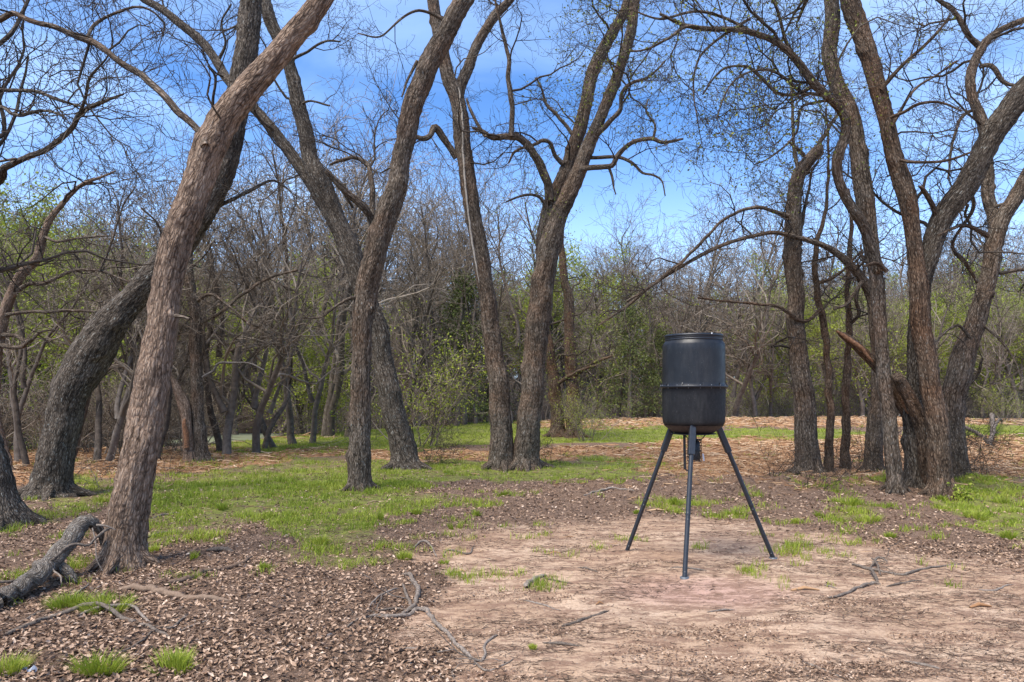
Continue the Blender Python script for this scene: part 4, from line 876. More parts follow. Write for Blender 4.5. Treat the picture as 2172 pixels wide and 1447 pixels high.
def zz(py): return CH - (py - YH) / F * FY
k_ = FY / F
lathe('lid', [(0, zz(709.5)), (.20, zz(710)), (.262, zz(711)), (.272, zz(713)), (.272, zz(716)), (.262, zz(717))], FX, FY, rim_m, fd, floc)
bd = lathe('clamp_band', [(.262, zz(716.5)), (.270, zz(717.5)), (.268, zz(719)), (.262, zz(720)), (.268, zz(721)), (.268, zz(723)), (.260, zz(724.5))], FX, FY, rim_m, fd, floc)
lathe('upper_barrel', [(.262, zz(723)), (.267, zz(726)), (.281, zz(729.5)), (.287, zz(733)), (.288, zz(745)), (.2895, zz(785)), (.290, zz(812)), (.292, zz(818)), (.299, zz(820))], FX, FY, pl_up, fd, floc, n=72)
fl = lathe('flange', [(.285, zz(818.3)), (.312, zz(818.6)), (.315, zz(819.5)), (.315, zz(821.8)), (.311, zz(822.6)), (.285, zz(822.9))], FX, FY, rim_m, fd, floc, n=72)
lathe('lower_barrel', [(.298, zz(820.5)), (.293, zz(823)), (.2915, zz(840)), (.288, zz(885)), (.285, zz(894)), (.279, zz(899)), (.265, zz(901.5))], FX, FY, pl_lo, fd, floc, n=72)
lathe('funnel', [(.277, zz(901.3)), (.255, zz(906)), (.19, zz(917)), (.150, zz(920)), (.146, zz(922)), (.0, zz(922.5))], FX, FY, plain('rust_black_funnel', (.030, .020, .018), .6, nz=.5), fd, floc)
lathe('funnel_plate', [(.0, zz(919)), (.206, zz(919)), (.210, zz(919.5)), (.208, zz(920.6)), (.0, zz(921))], FX, FY, rim_m, fd, floc)
prev = None
for i in range(18):
    a_ = i * 2 * pi / 18 + .12; bx_, by_ = FX + cos(a_) * .303, FY + sin(a_) * .303
    if prev is None:
        prev = lathe('bolt', [(0, zz(816.8)), (.0034, zz(817)), (.0042, zz(818)), (.0042, zz(818.5)), (.0025, zz(823)), (.0042, zz(823.2)), (.0042, zz(824.4)), (0, zz(824.6))], bx_, by_, bolt_m, fl, floc, n=8); b0 = (bx_, by_)
    else:
        d_ = prev.copy(); C.objects.link(d_); d_.parent = fl; d_.location = (prev.location[0] + bx_ - b0[0], prev.location[1] + by_ - b0[1], prev.location[2])
for i in range(10):
    a_ = i * 2 * pi / 10 + .35; c_, s_ = cos(a_), sin(a_)
    V = [(FX + c_ * .288 - s_ * o_, FY + s_ * .288 + c_ * o_, zz(811.5)) for o_ in (-.003, .003)] + [(FX + c_ * .288 - s_ * o_, FY + s_ * .288 + c_ * o_, zz(818.5)) for o_ in (-.003, .003)] + [(FX + c_ * .310 - s_ * o_, FY + s_ * .310 + c_ * o_, zz(818.5)) for o_ in (-.003, .003)]
    mesh_np('gusset', V, [np.array([[0, 2, 4], [1, 5, 3]]), np.array([[0, 4, 5, 1], [2, 0, 1, 3]])], rim_m, fl, False, loc=floc)
lathe('lid_screw', [(0, zz(711)), (.006, zz(711.2)), (.006, zz(713.5)), (0, zz(714))], FX + .10, FY - .256, plain('bright_screw', (.8, .8, .8), .3, 0), fd, floc, n=8)
for (fx_, fy_, bt, ft) in ((1330, 1168, (1428, 906), 0), (1640, 1184, (1521, 906), 1), (1452, 1226, (1469, 903), 1)):
    gx_, gy_ = base_at(fx_, fy_); gz_ = float(gz_at(gx_, gy_)); foot = np.array([gx_, gy_, gz_])
    dxy = np.array([gx_ - FX, gy_ - FY]); dxy /= np.linalg.norm(dxy)
    tx = (bt[0] - 1086) / F * (FY + dxy[1] * .24); top = np.array([tx, FY + dxy[1] * .245, zz(900)])
    leg = Tubes(); leg.add([tuple(top + (foot - top) * t) for t in (.12, .5, 1)], [.0205] * 3, 16); lg = leg.build('leg', pt, fd, floc)
    pe = top + (foot - top) * .205
    beam('leg_socket', top + (foot - top) * -.01, pe, .056, .056, pt, lg, (0, 0, 0))
    cl = Tubes(); cl.add([tuple(top + (foot - top) * t) for t in (.585, .592, .605, .612)], [.0195, .0225, .0225, .0195], 16); cl.build('collar', pt, lg)
    for t in (.63, .96):
        q = top + (foot - top) * t; lathe('hole', [(0, q[2] + .005), (.006, q[2] + .004), (.006, q[2] - .004), (0, q[2] - .005)], q[0] - .004, q[1] - .0185, bolt_m, lg, (0, 0, 0), n=8)
    if ft: lathe('foot_plate', [(0, gz_ + .012), (.036, gz_ + .010), (.040, gz_ + .004), (.040, gz_ - .01)], gx_, gy_, plain('grey_steel_plate', (.16, .17, .18), .5, .6), lg, (0, 0, 0), n=20)
for ch in fd.children:      # sub-parts of legs were given in world coordinates
    if ch.name.split('.')[0] == 'leg':
        for c2 in ch.children:
            c2.location = (-floc[0], -floc[1], -floc[2])
# spinner motor in its wire guard
mx_ = (1473 - 1086) / F * FY
mh = lathe('motor_housing', [(0, zz(934)), (.035, zz(934.5)), (.05, zz(938)), (.052, zz(972)), (.045, zz(976)), (0, zz(977))], mx_, FY, rim_m, fd, floc, n=20)
lathe('funnel_spout', [(.02, zz(920)), (.022, zz(930)), (.045, zz(936))], mx_, FY, rim_m, fd, floc, n=16)
T = Tubes()
for i in range(12):
    for s_ in (-1, 1):
        T.add([(mx_ + .066 * cos(i * pi / 6 + s_ * t * 2.2), FY + .066 * sin(i * pi / 6 + s_ * t * 2.2), zz(932 + t * 46)) for t in np.linspace(0, 1, 12)], [.0018] * 12, 3)
for pyr in (932, 955, 978):
    T.add([(mx_ + .066 * cos(a_), FY + .066 * sin(a_), zz(pyr)) for a_ in np.linspace(0, 2 * pi, 25)], [.003] * 25, 4)
T.build('wire_guard', rim_m, fd, floc)
T = Tubes(); bx_ = (1452.5 - 1086) / F * FY
beam('hanging_strap', (bx_, FY + .02, zz(919)), (bx_ + .006, FY + .02, zz(996)), .024, .006, rim_m, fd, floc, up=(0, 1, 0))
T.add([(bx_ + .006, FY + .02, zz(993)), (bx_ + .02, FY + .02, zz(998)), (bx_ + .05, FY + .02, zz(999)), (bx_ + .075, FY + .02, zz(997))], [.008] * 4, 6)
T.add([(mx_ + .12, FY, zz(919)), (mx_ + .09, FY, zz(926)), (mx_ + .06, FY, zz(934)), (mx_ + .02, FY, zz(936))], [.005] * 4, 5)
T.add([(mx_ - .10, FY, zz(919)), (mx_ - .07, FY, zz(928)), (mx_ - .04, FY, zz(934))], [.005] * 3, 5)
T.build('hanger_arm', rim_m, fd, floc)
mesh_np('paper_tag', [(mx_ + .060, FY - .05, zz(961)), (mx_ + .074, FY - .055, zz(962)), (mx_ + .083, FY - .05, zz(977)), (mx_ + .070, FY - .045, zz(977)),
                      (mx_ + .060, FY - .049, zz(961)), (mx_ + .074, FY - .054, zz(962)), (mx_ + .083, FY - .049, zz(977)), (mx_ + .070, FY - .044, zz(977))],
        [np.array([[0, 1, 2, 3], [7, 6, 5, 4]])], plain('white_tag', (.6, .62, .66), .6), fd, False, loc=floc)

# ---------------------------------------------------------------- fallen wood
def onground(px, py, lift=0):
    x, y = base_at(px, py); return (x, y, float(gz_at(x, y)) + lift)
def stick(name, label, lines, mat='stick', cat='stick', group=None, twigs=0, seed=1):
    R = random.Random(seed); x0, y0, z0 = onground(lines[0][0][0], lines[0][0][1]); loc = (x0, y0, z0); T = Tubes()
    for ln in lines:
        pts = []
        for i, q in enumerate(ln):
            g = onground(q[0], q[1]); w = q[2] / F * g[1] * .5; pts.append((g[0], g[1], g[2] + w * .7 + (q[3] if len(q) > 3 else 0), w))
        c_ = catmull(pts, .03); ax = c_[:, :3]; n_ = len(ax)
        ax = ax + np.stack([noise3(np.stack([np.arange(n_) * .35, np.full(n_, 3.3 + s_), np.full(n_, seed * 7.)], 1)) for s_ in (0, 9, 19)], 1) * (c_[:, 3:4] * .8 + .002)
        rad = np.maximum(c_[:, 3] * (1 + .15 * noise3(np.stack([np.arange(n_) * .5, np.full(n_, seed * 3.), np.zeros(n_)], 1))), .0012)
        rad[0] *= .35; rad[-1] *= .25; rad[1] *= .85; rad[-2] *= .7
        T.add(ax, rad, 9 if c_[0, 3] > .006 else 6)
        for q in range(twigs):
            i = R.randrange(2, max(3, n_ - 1)); a_ = R.uniform(0, 6.28)
            grow(T, tuple(ax[min(i, n_ - 1)]), nrm((cos(a_), sin(a_), R.uniform(-.1, .35))), R.uniform(.08, .3), rad[min(i, n_ - 1)] * .5, 2, ST_TWIG, R)
    o = T.build(name, M[mat], None, loc); tag(o, label, cat, group); return o
stick('fallen_branch', 'reddish grey branch lying just below the base of the leaning reddish tree', [[(252, 1250, 10), (300, 1251, 15), (345, 1258, 16), (395, 1270, 14), (440, 1272, 12), (492, 1276, 8)]], 'stick_red', 'branch', twigs=1, seed=2)
stick('fallen_branch', 'brown branch curving away right of the leaning reddish tree base', [[(345, 1242, 8), (392, 1234, 13), (430, 1218, 12), (480, 1206, 10), (515, 1196, 9), (536, 1183, 6)]], 'stick_red', 'branch', twigs=1, seed=3)
stick('fallen_branch', 'long bowed grey branch on the leaf litter at the lower left', [[(8, 1352, 9), (60, 1332, 10), (120, 1312, 10), (175, 1300, 10, .03), (215, 1301, 9, .04), (265, 1318, 9, .02), (320, 1335, 8), (362, 1346, 6)],
      [(165, 1313, 6, .01), (215, 1300, 7, .03), (250, 1294, 7, .03), (280, 1294, 6, .03), (300, 1312, 6, .02), (325, 1332, 5)]], 'stick', 'branch', twigs=2, seed=4)
stick('fallen_branch', 'forked thin stick crossing the leaves right of the bowed grey branch', [[(240, 1386, 4), (280, 1370, 5), (310, 1352, 5), (332, 1330, 5)], [(325, 1332, 5), (365, 1330, 6), (392, 1310, 5), (400, 1300, 4)], [(360, 1344, 4), (400, 1328, 4), (450, 1310, 3)]], 'stick', 'branch', seed=5)
stick('fallen_branch', 'thin pale stick over the green tuft below the fallen log', [[(52, 1318, 4), (100, 1296, 5), (150, 1275, 5, .02), (190, 1248, 4, .03)]], 'stick', 'branch', seed=6)
stick('fallen_branch', 'short grey log piece lying in the litter beneath the grass edge', [[(437, 1168, 8), (470, 1168, 10), (498, 1172, 9)]], 'stick', 'branch', twigs=1, seed=7)
stick('fallen_branch', 'gnarled forked branch lying where the leaf litter meets the sand', [[(855, 1222, 7), (868, 1222, 9), (878, 1240, 9), (887, 1258, 10, .02), (882, 1280, 10), (868, 1295, 11), (853, 1307, 11)], [(800, 1312, 6), (860, 1308, 9), (885, 1296, 11), (905, 1300, 10), (925, 1325, 9), (955, 1352, 9), (985, 1388, 9), (1005, 1402, 8), (1022, 1404, 7), (1030, 1388, 6), (1026, 1372, 6), (1040, 1356, 5), (1060, 1345, 4)],
      [(855, 1245, 4, .02), (862, 1270, 6, .02), (876, 1290, 8)], [(1005, 1402, 5), (1030, 1424, 5), (1070, 1410, 4), (1090, 1398, 3)], [(868, 1297, 8), (840, 1292, 6), (790, 1297, 5), (745, 1305, 4)], [(850, 1308, 8), (780, 1312, 6), (752, 1325, 5), (732, 1340, 4)]], 'stick', 'branch', twigs=2, seed=8)
stick('fallen_branch', 'thin arched twigs lying left of the gnarled forked branch', [[(775, 1300, 3), (800, 1275, 4, .03), (830, 1258, 4, .02), (850, 1252, 3)], [(784, 1320, 3), (800, 1290, 3, .02), (812, 1268, 3, .02)]], 'stick', 'branch', seed=9)
stick('fallen_branch', 'short curved grey stick on the open sand left of the feeder', [[(1116, 1250, 13), (1122, 1240, 12), (1138, 1229, 9), (1160, 1221, 8)], [(1152, 1228, 4), (1185, 1234, 4), (1215, 1239, 3)]], 'stick', 'branch', seed=10)
stick('fallen_branch', 'straight dark stick on the sand below the short curved one', [[(1192, 1330, 6), (1240, 1315, 7), (1292, 1297, 5)]], 'stick', 'branch', seed=11)
stick('fallen_branch', 'pale forked stick on the sand right of the feeder', [[(1756, 1270, 5), (1790, 1262, 6), (1822, 1248, 7), (1850, 1238, 8), (1868, 1241, 6)], [(1862, 1237, 7), (1850, 1222, 6, .03), (1845, 1214, 4, .04)], [(1748, 1242, 4), (1764, 1246, 4), (1776, 1250, 3)]], 'stick', 'branch', seed=12)
stick('fallen_branch', 'tangle of dark twigs lying behind the pale forked stick', [[(1808, 1198, 5), (1840, 1210, 7), (1880, 1216, 6), (1915, 1221, 6), (1950, 1210, 5), (2000, 1202, 4), (2040, 1198, 3)], [(1848, 1205, 4), (1862, 1192, 5, .03), (1885, 1196, 4, .02)], [(1850, 1190, 4, .02), (1860, 1205, 4, .03), (1868, 1222, 4)]], 'stick', 'branch', twigs=2, seed=13)
stick('fallen_branch', 'thin grey twig at the right edge of the sand', [[(2076, 1252, 4), (2110, 1253, 5), (2130, 1244, 4), (2150, 1240, 3)]], 'stick', 'branch', seed=14)
stick('fallen_branch', 'dark stick at the bottom edge of the sand', [[(1706, 1408, 6), (1750, 1425, 7), (1800, 1444, 5)]], 'stick', 'branch', seed=15)
stick('fallen_branch', 'dark stick near the lower right corner', [[(1920, 1407, 6), (1960, 1414, 8), (2000, 1422, 6)]], 'stick', 'branch', seed=16)
stick('fallen_branch', 'curled dark twigs where the soil meets the sand near the grass tufts', [[(876, 1164, 4), (890, 1153, 5, .01), (905, 1152, 5, .01), (918, 1165, 4), (926, 1182, 3)], [(940, 1180, 4), (948, 1168, 4), (970, 1172, 4), (995, 1176, 4), (1006, 1158, 3)]], 'stick', 'branch', seed=17)
stick('fallen_branch', 'grey half buried stick low on the sand', [[(1150, 1366, 5), (1190, 1368, 7), (1240, 1373, 5)]], 'stick', 'branch', seed=18)
stick('fallen_branch', 'curved grey branch on dark soil left of the feeder leg', [[(1238, 1055, 4), (1262, 1048, 5), (1300, 1044, 5), (1346, 1046, 4)]], 'stick', 'branch', seed=19)
stick('fallen_branch', 'dark forked branch lying at the edge of the right tree', [[(2040, 908, 5, .05), (2070, 925, 6, .04), (2095, 945, 6, .02), (2110, 957, 5)], [(2098, 950, 6, .05), (2106, 930, 7, .2), (2104, 905, 6, .45), (2112, 895, 4, .55)], [(2106, 930, 5, .25), (2120, 912, 4, .4), (2128, 900, 3, .5)]], 'stick', 'branch', twigs=2, seed=20)
stick('fallen_branch', 'grey stick across the litter below the grass at the left', [[(310, 1142, 4), (345, 1133, 6), (392, 1128, 4)]], 'stick', 'branch', seed=21)
stick('fallen_branch', 'thin dark twig on the grass behind the reddish tree', [[(318, 1100, 3), (350, 1093, 5), (388, 1089, 4)]], 'stick', 'branch', seed=22)
for i, (x0_, y0_, x1_, y1_, lab) in enumerate([(1100, 1273, 1190, 1296, 'faint root ridge on the sand left of the dark stick'), (1420, 1205, 1500, 1212, 'thin stick on the sand behind the front feeder foot'), (1225, 1205, 1270, 1215, 'dark twig left of the front feeder leg'),
                                          (1880, 1245, 1955, 1232, 'thin twig just right of the pale forked stick'), (1500, 1300, 1560, 1295, 'dark twig on the sand below the front feeder foot'), (835, 1383, 895, 1377, 'short stick in the leaves left of the long gnarled branch')]):
    stick('fallen_twig', lab, [[(x0_, y0_, 3), ((x0_ + x1_) / 2, (y0_ + y1_) / 2 - 2, 5), (x1_, y1_, 3)]], 'stick', 'twig', seed=30 + i)
# the uprooted log at the lower left
lx, ly = base_at(60, 1265); lloc = (lx, ly, float(gz_at(lx, ly)))
lg = empty('fallen_log', lloc); tag(lg, 'weathered grey fallen log with a raised broken end beside the leaning tree', 'log')
M['log_wood'] = bark_mat('pale_weathered_log', (.045, .035, .027), (.20, .165, .132), (.40, .35, .295), .6, 1.9)
def plog(name, pts, mat, k=24, parent=lg):
    pts = [(a, b_, w * (.82 if w > 12 else .7), Y) for a, b_, w, Y in pts]; mat = 'log_wood' if mat == 'dead_wood' else mat
    c_ = catmull([P(a, b_, Y) + (w / F * Y * .5,) for a, b_, w, Y in pts], .025); n_ = len(c_)
    c_[:, :3] += np.stack([noise3(np.stack([np.arange(n_) * .12, np.full(n_, s_), np.zeros(n_)], 1)) for s_ in (1, 5, 9)], 1) * .5 * c_[:, 3:4]
    T = Tubes(); c_[-1, 3] *= .3; T.add(c_[:, :3], c_[:, 3] * (1 + .12 * noise3(np.stack([np.arange(n_) * .3, np.full(n_, 4.), np.zeros(n_)], 1))), k); return T.build(name, M[mat], parent, lloc)
plog('trunk', [(-60, 1300, 50, 4.95), (-10, 1278, 50, 5.1), (40, 1250, 46, 5.4), (90, 1212, 48, 5.7), (122, 1178, 46, 5.95), (148, 1142, 44, 6.1), (170, 1118, 42, 6.2), (188, 1108, 36, 6.25), (200, 1112, 26, 6.27), (206, 1124, 12, 6.3)], 'dead_wood', 32)
plog('root', [(110, 1200, 28, 5.9), (128, 1208, 30, 5.88), (150, 1222, 24, 5.86), (165, 1238, 12, 5.85)], 'dead_wood', 16)
plog('root', [(95, 1215, 30, 5.8), (82, 1198, 26, 6.0), (80, 1205, 20, 6.15), (76, 1222, 12, 6.2)], 'dead_wood', 16)
plog('branch', [(104, 1196, 6, 5.75), (118, 1182, 10, 5.75), (140, 1162, 10, 5.8), (160, 1154, 10, 5.85), (188, 1157, 8, 5.9), (200, 1145, 8, 5.95), (222, 1126, 8, 6.05), (238, 1120, 6, 6.15)], 'stick', 10)
plog('branch', [(205, 1114, 8, 6.2), (225, 1116, 6, 6.2), (245, 1124, 4, 6.22)], 'stick', 8)
plog('branch', [(196, 1120, 4, 6.1), (202, 1150, 4, 6.05), (205, 1185, 4, 6.0), (218, 1212, 3, 5.98)], 'stick', 6)
plog('branch', [(106, 1190, 6, 5.72), (112, 1210, 6, 5.7), (128, 1222, 5, 5.65), (130, 1238, 4, 5.6)], 'stick', 8)
plog('branch', [(60, 1230, 8, 5.75), (30, 1233, 9, 5.6), (-20, 1236, 9, 5.5)], 'stick', 8)
plog('broken_end', [(198, 1112, 26, 6.28), (210, 1128, 20, 6.32), (214, 1146, 12, 6.36), (214, 1160, 4, 6.38)], 'bark_grey', 16)

# ---------------------------------------------------------------- grass, leaves, chips, twigs on the ground
def fan(n, y0, y1, hw=.80, r=npr, pw=1.):
    """points spread evenly as seen over depth: log-uniform in distance"""
    u = r.rand(n); Y = y0 * (y1 / y0) ** (u ** pw); X = (r.rand(n) * 2 - 1) * hw * (Y + .8); return X, Y
def blades(x, y, h, w, lean, seg2):
    n = len(x); r = npr; z = gz_at(x, y) - .006; a_ = r.rand(n) * 2 * pi; la = r.rand(n) * 2 * pi
    d = np.stack([np.cos(a_), np.sin(a_), np.zeros(n)], 1); l = np.stack([np.cos(la), np.sin(la), np.zeros(n)], 1) * (lean * h)[:, None] if np.ndim(lean) else None
    B = np.stack([x, y, z], 1); up = np.array([0, 0, 1.])
    if seg2:
        V = np.stack([B - d * w[:, None], B + d * w[:, None], B + l * .35 + up * (h * .6)[:, None] + d * (w * .7)[:, None], B + l * .35 + up * (h * .6)[:, None] - d * (w * .7)[:, None], B + l + up * h[:, None]], 1).reshape(-1, 3)
        i = np.arange(n)[:, None] * 5; return V, [np.hstack([i, i + 1, i + 2, i + 3])], [np.hstack([i + 3, i + 2, i + 4])], 5
    V = np.stack([B - d * w[:, None], B + d * w[:, None], B + l + up * h[:, None]], 1).reshape(-1, 3); i = np.arange(n)[:, None] * 3; return V, [], [np.hstack([i, i + 1, i + 2])], 3
def grass_obj(name, x, y, h, w, lean, seg2, label, shade, parent=None, loc=None):
    V, q, t, k = blades(x, y, h, w, lean, seg2); o = mesh_np(name, V, q + t, M['grass'], parent, False, attrs={'rnd': np.repeat(shade, k)}, loc=loc)
    return o
def lawn(nc, y0, y1, per, crad, hh, seg2, name, label):
    X, Y = fan(nc, y0, y1); g_, m_, s_, f_ = masks(X, Y)
    pat = n2(X, Y, 2.6, 61, 3) * .55 + n2(X, Y, .8, 67, 2) * .35
    keep = (g_ * .95 * (1 - .85 * s_) + pat * 1.9 - .50) > npr.rand(nc) * .5
    X, Y, g_, cs = X[keep], Y[keep], g_[keep], pat[keep]; n = len(X)
    per_ = per; x = np.repeat(X, per_); y = np.repeat(Y, per_); cr = crad * (y / 8) ** .5
    x = x + npr.normal(0, 1, len(x)) * cr; y = y + npr.normal(0, 1, len(y)) * cr
    sc_ = np.repeat(npr.uniform(.55, 1.35, n) * (.75 + .4 * np.clip(cs, -.4, .8)), per_)
    h = hh * sc_ * npr.uniform(.5, 1.2, len(x)); w = .0028 * np.clip(y / 6., .9, 9) * npr.uniform(.7, 1.3, len(x))
    shade = np.clip(np.repeat(.5 + .28 * n2(X, Y, 1.1, 71, 2), per_) + npr.normal(0, .17, len(x)), 0, 1)
    o = grass_obj(name, x, y, h, w, npr.uniform(.1, .9, len(x)), seg2, label, shade); tag(o, label, 'grass', kind='stuff')
lawn(15000, 5.2, 13, 14, .045, .085, True, 'grass', 'fresh spring grass growing in patches among the trees')
lawn(30000, 12, 46, 10, .05, .095, False, 'far_grass', 'bright grass strips reaching to the creek bank')
TU = [(327, 1166, 24, 'rounded grass tuft right against the leaning reddish tree'), (405, 1182, 34, 'low grass tuft right of the reddish tree base tuft'), (561, 1206, 22, 'small lone tuft beyond the brown curved branch'), (858, 1184, 38, 'tuft at the top left corner of the sand'), (942, 1196, 20, 'small tuft isolated on the sand edge'),
      (150, 1276, 104, 'tall tuft in front of the fallen log, left half'), (225, 1284, 112, 'tall bright tuft below the fallen log, right half'), (372, 1404, 128, 'broad tuft in the leaf litter at the bottom left'), (208, 1412, 110, 'yellowish tuft left of the broad bottom tuft'), (12, 1420, 96, 'tuft in the lower left corner'),
      (1068, 1050, 30, 'tuft on dark soil in front of the twin trunks'), (1010, 1088, 30, 'tuft right of the soil mound'), (884, 1088, 26, 'bright tuft right of the crossing trunks'), (965, 1118, 34, 'wide low tuft above the sand'), (805, 1098, 44, 'tuft group right of the straight trunk'),
      (1330, 1026, 24, 'tuft beyond the left feeder leg'), (1800, 1064, 60, 'tallest tuft in front of the slender trunks'), (1748, 1094, 44, 'tuft left of the wide low one near the right cluster'), (1842, 1100, 66, 'wide tuft in front of the right cluster'), (1888, 1140, 26, 'yellowish tuft alone on the red soil'), (1562, 1088, 60, 'low tuft right of the feeder legs'),
      (1690, 1108, 22, 'small tuft beyond the right feeder foot'), (1432, 1068, 38, 'tuft seen between the feeder legs'), (2140, 1138, 34, 'tuft on the soil at the right edge'), (2070, 1092, 60, 'spreading tuft in the right hand grass'), (1998, 1062, 22, 'tuft at the foot of the many stemmed tree'), (2125, 1065, 40, 'tuft near the right edge grass'), (1130, 1376, 16, 'tiny sprout low on the sand'), (955, 1000, 30, 'tuft at the foot of the crossing dark trunk'),
      (60, 1096, 40, 'straggly tuft between the left edge roots'), (215, 1060, 40, 'tuft beside the base of the bent tree'), (470, 1078, 36, 'tuft in the left hand lawn'), (1350, 1090, 14, 'tiny tuft left of the left feeder leg'), (680, 1150, 40, 'tuft where the lawn thins into leaves'), (740, 1030, 30, 'tuft at the left foot of the straight trunk'), (788, 1030, 26, 'tuft at the right foot of the straight trunk')]
for i, (px, py, w, lab) in enumerate(TU):
    bx_, by_ = base_at(px, py + w * .12); r_ = w / F * by_ * .5; n = int(90 + w * 6); a_ = npr.rand(n) * 6.28; q = npr.rand(n) ** .6 * r_ * .72
    x = bx_ + np.cos(a_) * q; y = by_ + np.sin(a_) * q * .8; h = (np.minimum(r_, .11) * npr.uniform(.3, 1.15, n) + .025) * (1 - .35 * q / r_)
    cl_ = n2(x, y, 14, 7 + i, 2); kp_ = cl_ > (-.25 if r_ < .09 else -.05); x, y, h, q, a_ = x[kp_], y[kp_], h[kp_], q[kp_], a_[kp_]; n = len(x)
    loc = (bx_, by_, float(gz_at(bx_, by_)))
    V, qd, t, k = blades(x, y, np.minimum(h, .2), np.full(n, .0026) * max(.9, by_ / 6), npr.uniform(.1, .6, n), True)
    V = V.reshape(n, 5, 3); out = np.stack([np.cos(a_), np.sin(a_), a_ * 0], 1) * (q * .75)[:, None]; V[:, 4] += out; V[:, 2:4] += out[:, None] * .4
    o = mesh_np('grass_tuft', V.reshape(-1, 3), qd + t, M['grass'], None, False, attrs={'rnd': np.repeat(np.clip(npr.normal(.42 if i % 3 else .6, .16, n), 0, 1), 5)}, loc=loc); tag(o, lab, 'grass tuft', 'grass tufts standing out of the litter')
# fallen leaves
X, Y = fan(200000, 3.2, 17, .80, pw=1.15); g_, m_, s_, f_ = masks(X, Y); dn = n2(X, Y, 1.3, 81, 3)
pr = (1 - sstep(.15, .75, g_) * .72) * (1 - m_ * .5) * (1 - sstep(.15, .95, s_) * .96) + sstep(.1, .6, n2(X * .8, Y * 2.2, 1.4, 83, 4)) * s_ * .9
pr = pr * np.clip(.65 + dn * .5, .15, 1) * (1 - .4 * sstep(-1, 2, X) * sstep(7.5, 9, Y))
keep = npr.rand(len(X)) < pr; X, Y = X[keep], Y[keep]; n = len(X)
z = gz_at(X, Y) + npr.uniform(.002, .022, n); s = npr.uniform(.010, .026, n) * (1 + .25 * (Y > 9)) * (1 - .45 * (s_[keep] > .55)); a_ = npr.rand(n) * 6.28; ti = npr.normal(0, .38, n); ro = npr.normal(0, .45, n)
u = np.stack([np.cos(a_) * np.cos(ti), np.sin(a_) * np.cos(ti), np.sin(ti)], 1); w = np.cross(np.tile([[0, 0, 1.]], (n, 1)), u); w /= np.linalg.norm(w, axis=1, keepdims=True); nn = np.cross(u, w)
w2 = w * np.cos(ro)[:, None] + nn * np.sin(ro)[:, None]; nn = np.cross(u, w2); B = np.stack([X, Y, z], 1); S_ = s[:, None]; cu = npr.uniform(-.1, .55, n)[:, None] * S_; wd = npr.uniform(.35, .62, n)[:, None] * S_
V = np.stack([B - u * S_, B - nn * cu * .6, B + u * S_ , B + w2 * wd + nn * cu * .5, B - w2 * wd + nn * cu * .5], 1).reshape(-1, 3); i = np.arange(n)[:, None] * 5
o = mesh_np('leaf_litter', V, [np.vstack([np.hstack([i, i + 1, i + 3]), np.hstack([i + 1, i + 2, i + 3]), np.hstack([i + 1, i, i + 4]), np.hstack([i + 2, i + 1, i + 4])])], M['litter'], None, False, attrs={'rnd': np.repeat(npr.beta(1.7, 2.1, n), 5)})
tag(o, 'curled brown oak leaves covering the ground among the trees', 'leaves', kind='stuff'); print('leaves', n)
# wood shavings
def strips(name, n0, y0, y1, prob, ln, rad, mat, label, cat, flat=.5, zl=.012, aniso=0., k=3, curl=.25):
    X, Y = fan(n0, y0, y1); pr = prob(X, Y); kp = npr.rand(n0) < pr; X, Y = X[kp], Y[kp]; n = len(X); L = npr.uniform(*ln, n) * npr.uniform(.5, 1.2, n); 
    a_ = npr.rand(n) * pi if not aniso else npr.normal(0, aniso, n); ti = npr.normal(0, .13 * flat, n)
    if name == 'wood_shavings': L *= np.clip(Y / 14, .7, 2.2)
    d = np.stack([np.cos(a_) * np.cos(ti), np.sin(a_) * np.cos(ti), np.sin(ti)], 1); c_ = npr.normal(0, curl, n)[:, None] * L[:, None] * np.stack([-np.sin(a_), np.cos(a_), np.zeros(n) + .25], 1)
    B = np.stack([X, Y, gz_at(X, Y) + npr.uniform(.0, zl, n)], 1); r0 = npr.uniform(*rad, n) * np.clip(Y / 10, .6, 3)
    T = Tubes(); A0 = B - d * L[:, None] * .5; A1 = B + c_ * .5; A2 = B + d * L[:, None] * .5
    for j in range(n): T.add((tuple(A0[j]), tuple(A1[j]), tuple(A2[j])), (r0[j] * .8, r0[j], r0[j] * .4), k)
    o = T.build(name, M[mat], None); tag(o, label, cat, kind='stuff'); print(name, n)
def pm(X, Y): g_, m_, s_, f_ = masks(X, Y); return np.clip(m_ * 1.1 + n2(X, Y, 1.6, 91, 3) * .4 - .25, 0, 1) * (Y < edge(X) + .5)
strips('wood_shavings', 42000, 11, 42, lambda X, Y: pm(X, Y) * .95, (.10, .34), (.0035, .009), 'mulch', 'shredded orange wood shavings spread over the cleared ground', 'wood shavings', flat=1.2, zl=.05)
strips('wood_shavings', 9000, 26, 42, lambda X, Y: pm(X, Y) * .9, (.12, .34), (.004, .009), 'mulch_pale', 'sun bleached wood chips on the far cleared strip', 'wood chips', flat=1, zl=.04)
strips('loose_chips', 9000, 7, 18, lambda X, Y: .04 + .10 * (masks(X, Y)[0] > .2), (.05, .16), (.0025, .006), 'mulch', 'stray wood chips scattered in the grass and soil', 'wood chips', flat=.6, zl=.02)
def pd(X, Y):
    g_, m_, s_, f_ = masks(X, Y); st_ = n2(X * .55, Y * 1.7, 1.5, 95, 4); soil = np.exp(-((Y - 12.2) / 1.5) ** 2) * sstep(0, 2, X)
    return np.clip(s_ * sstep(-.15, .35, st_) * .85 + .05 + soil * .6 + .38 * (1 - s_) * (X < 1.5) * (Y < 9), 0, 1)
strips('twig_debris', 95000, 3.3, 17, pd, (.02, .12), (.0011, .0036), 'debris', 'fine dark twigs and bark bits strewn over the sand and soil', 'twigs', flat=.5, zl=.01, aniso=.75, curl=.14)
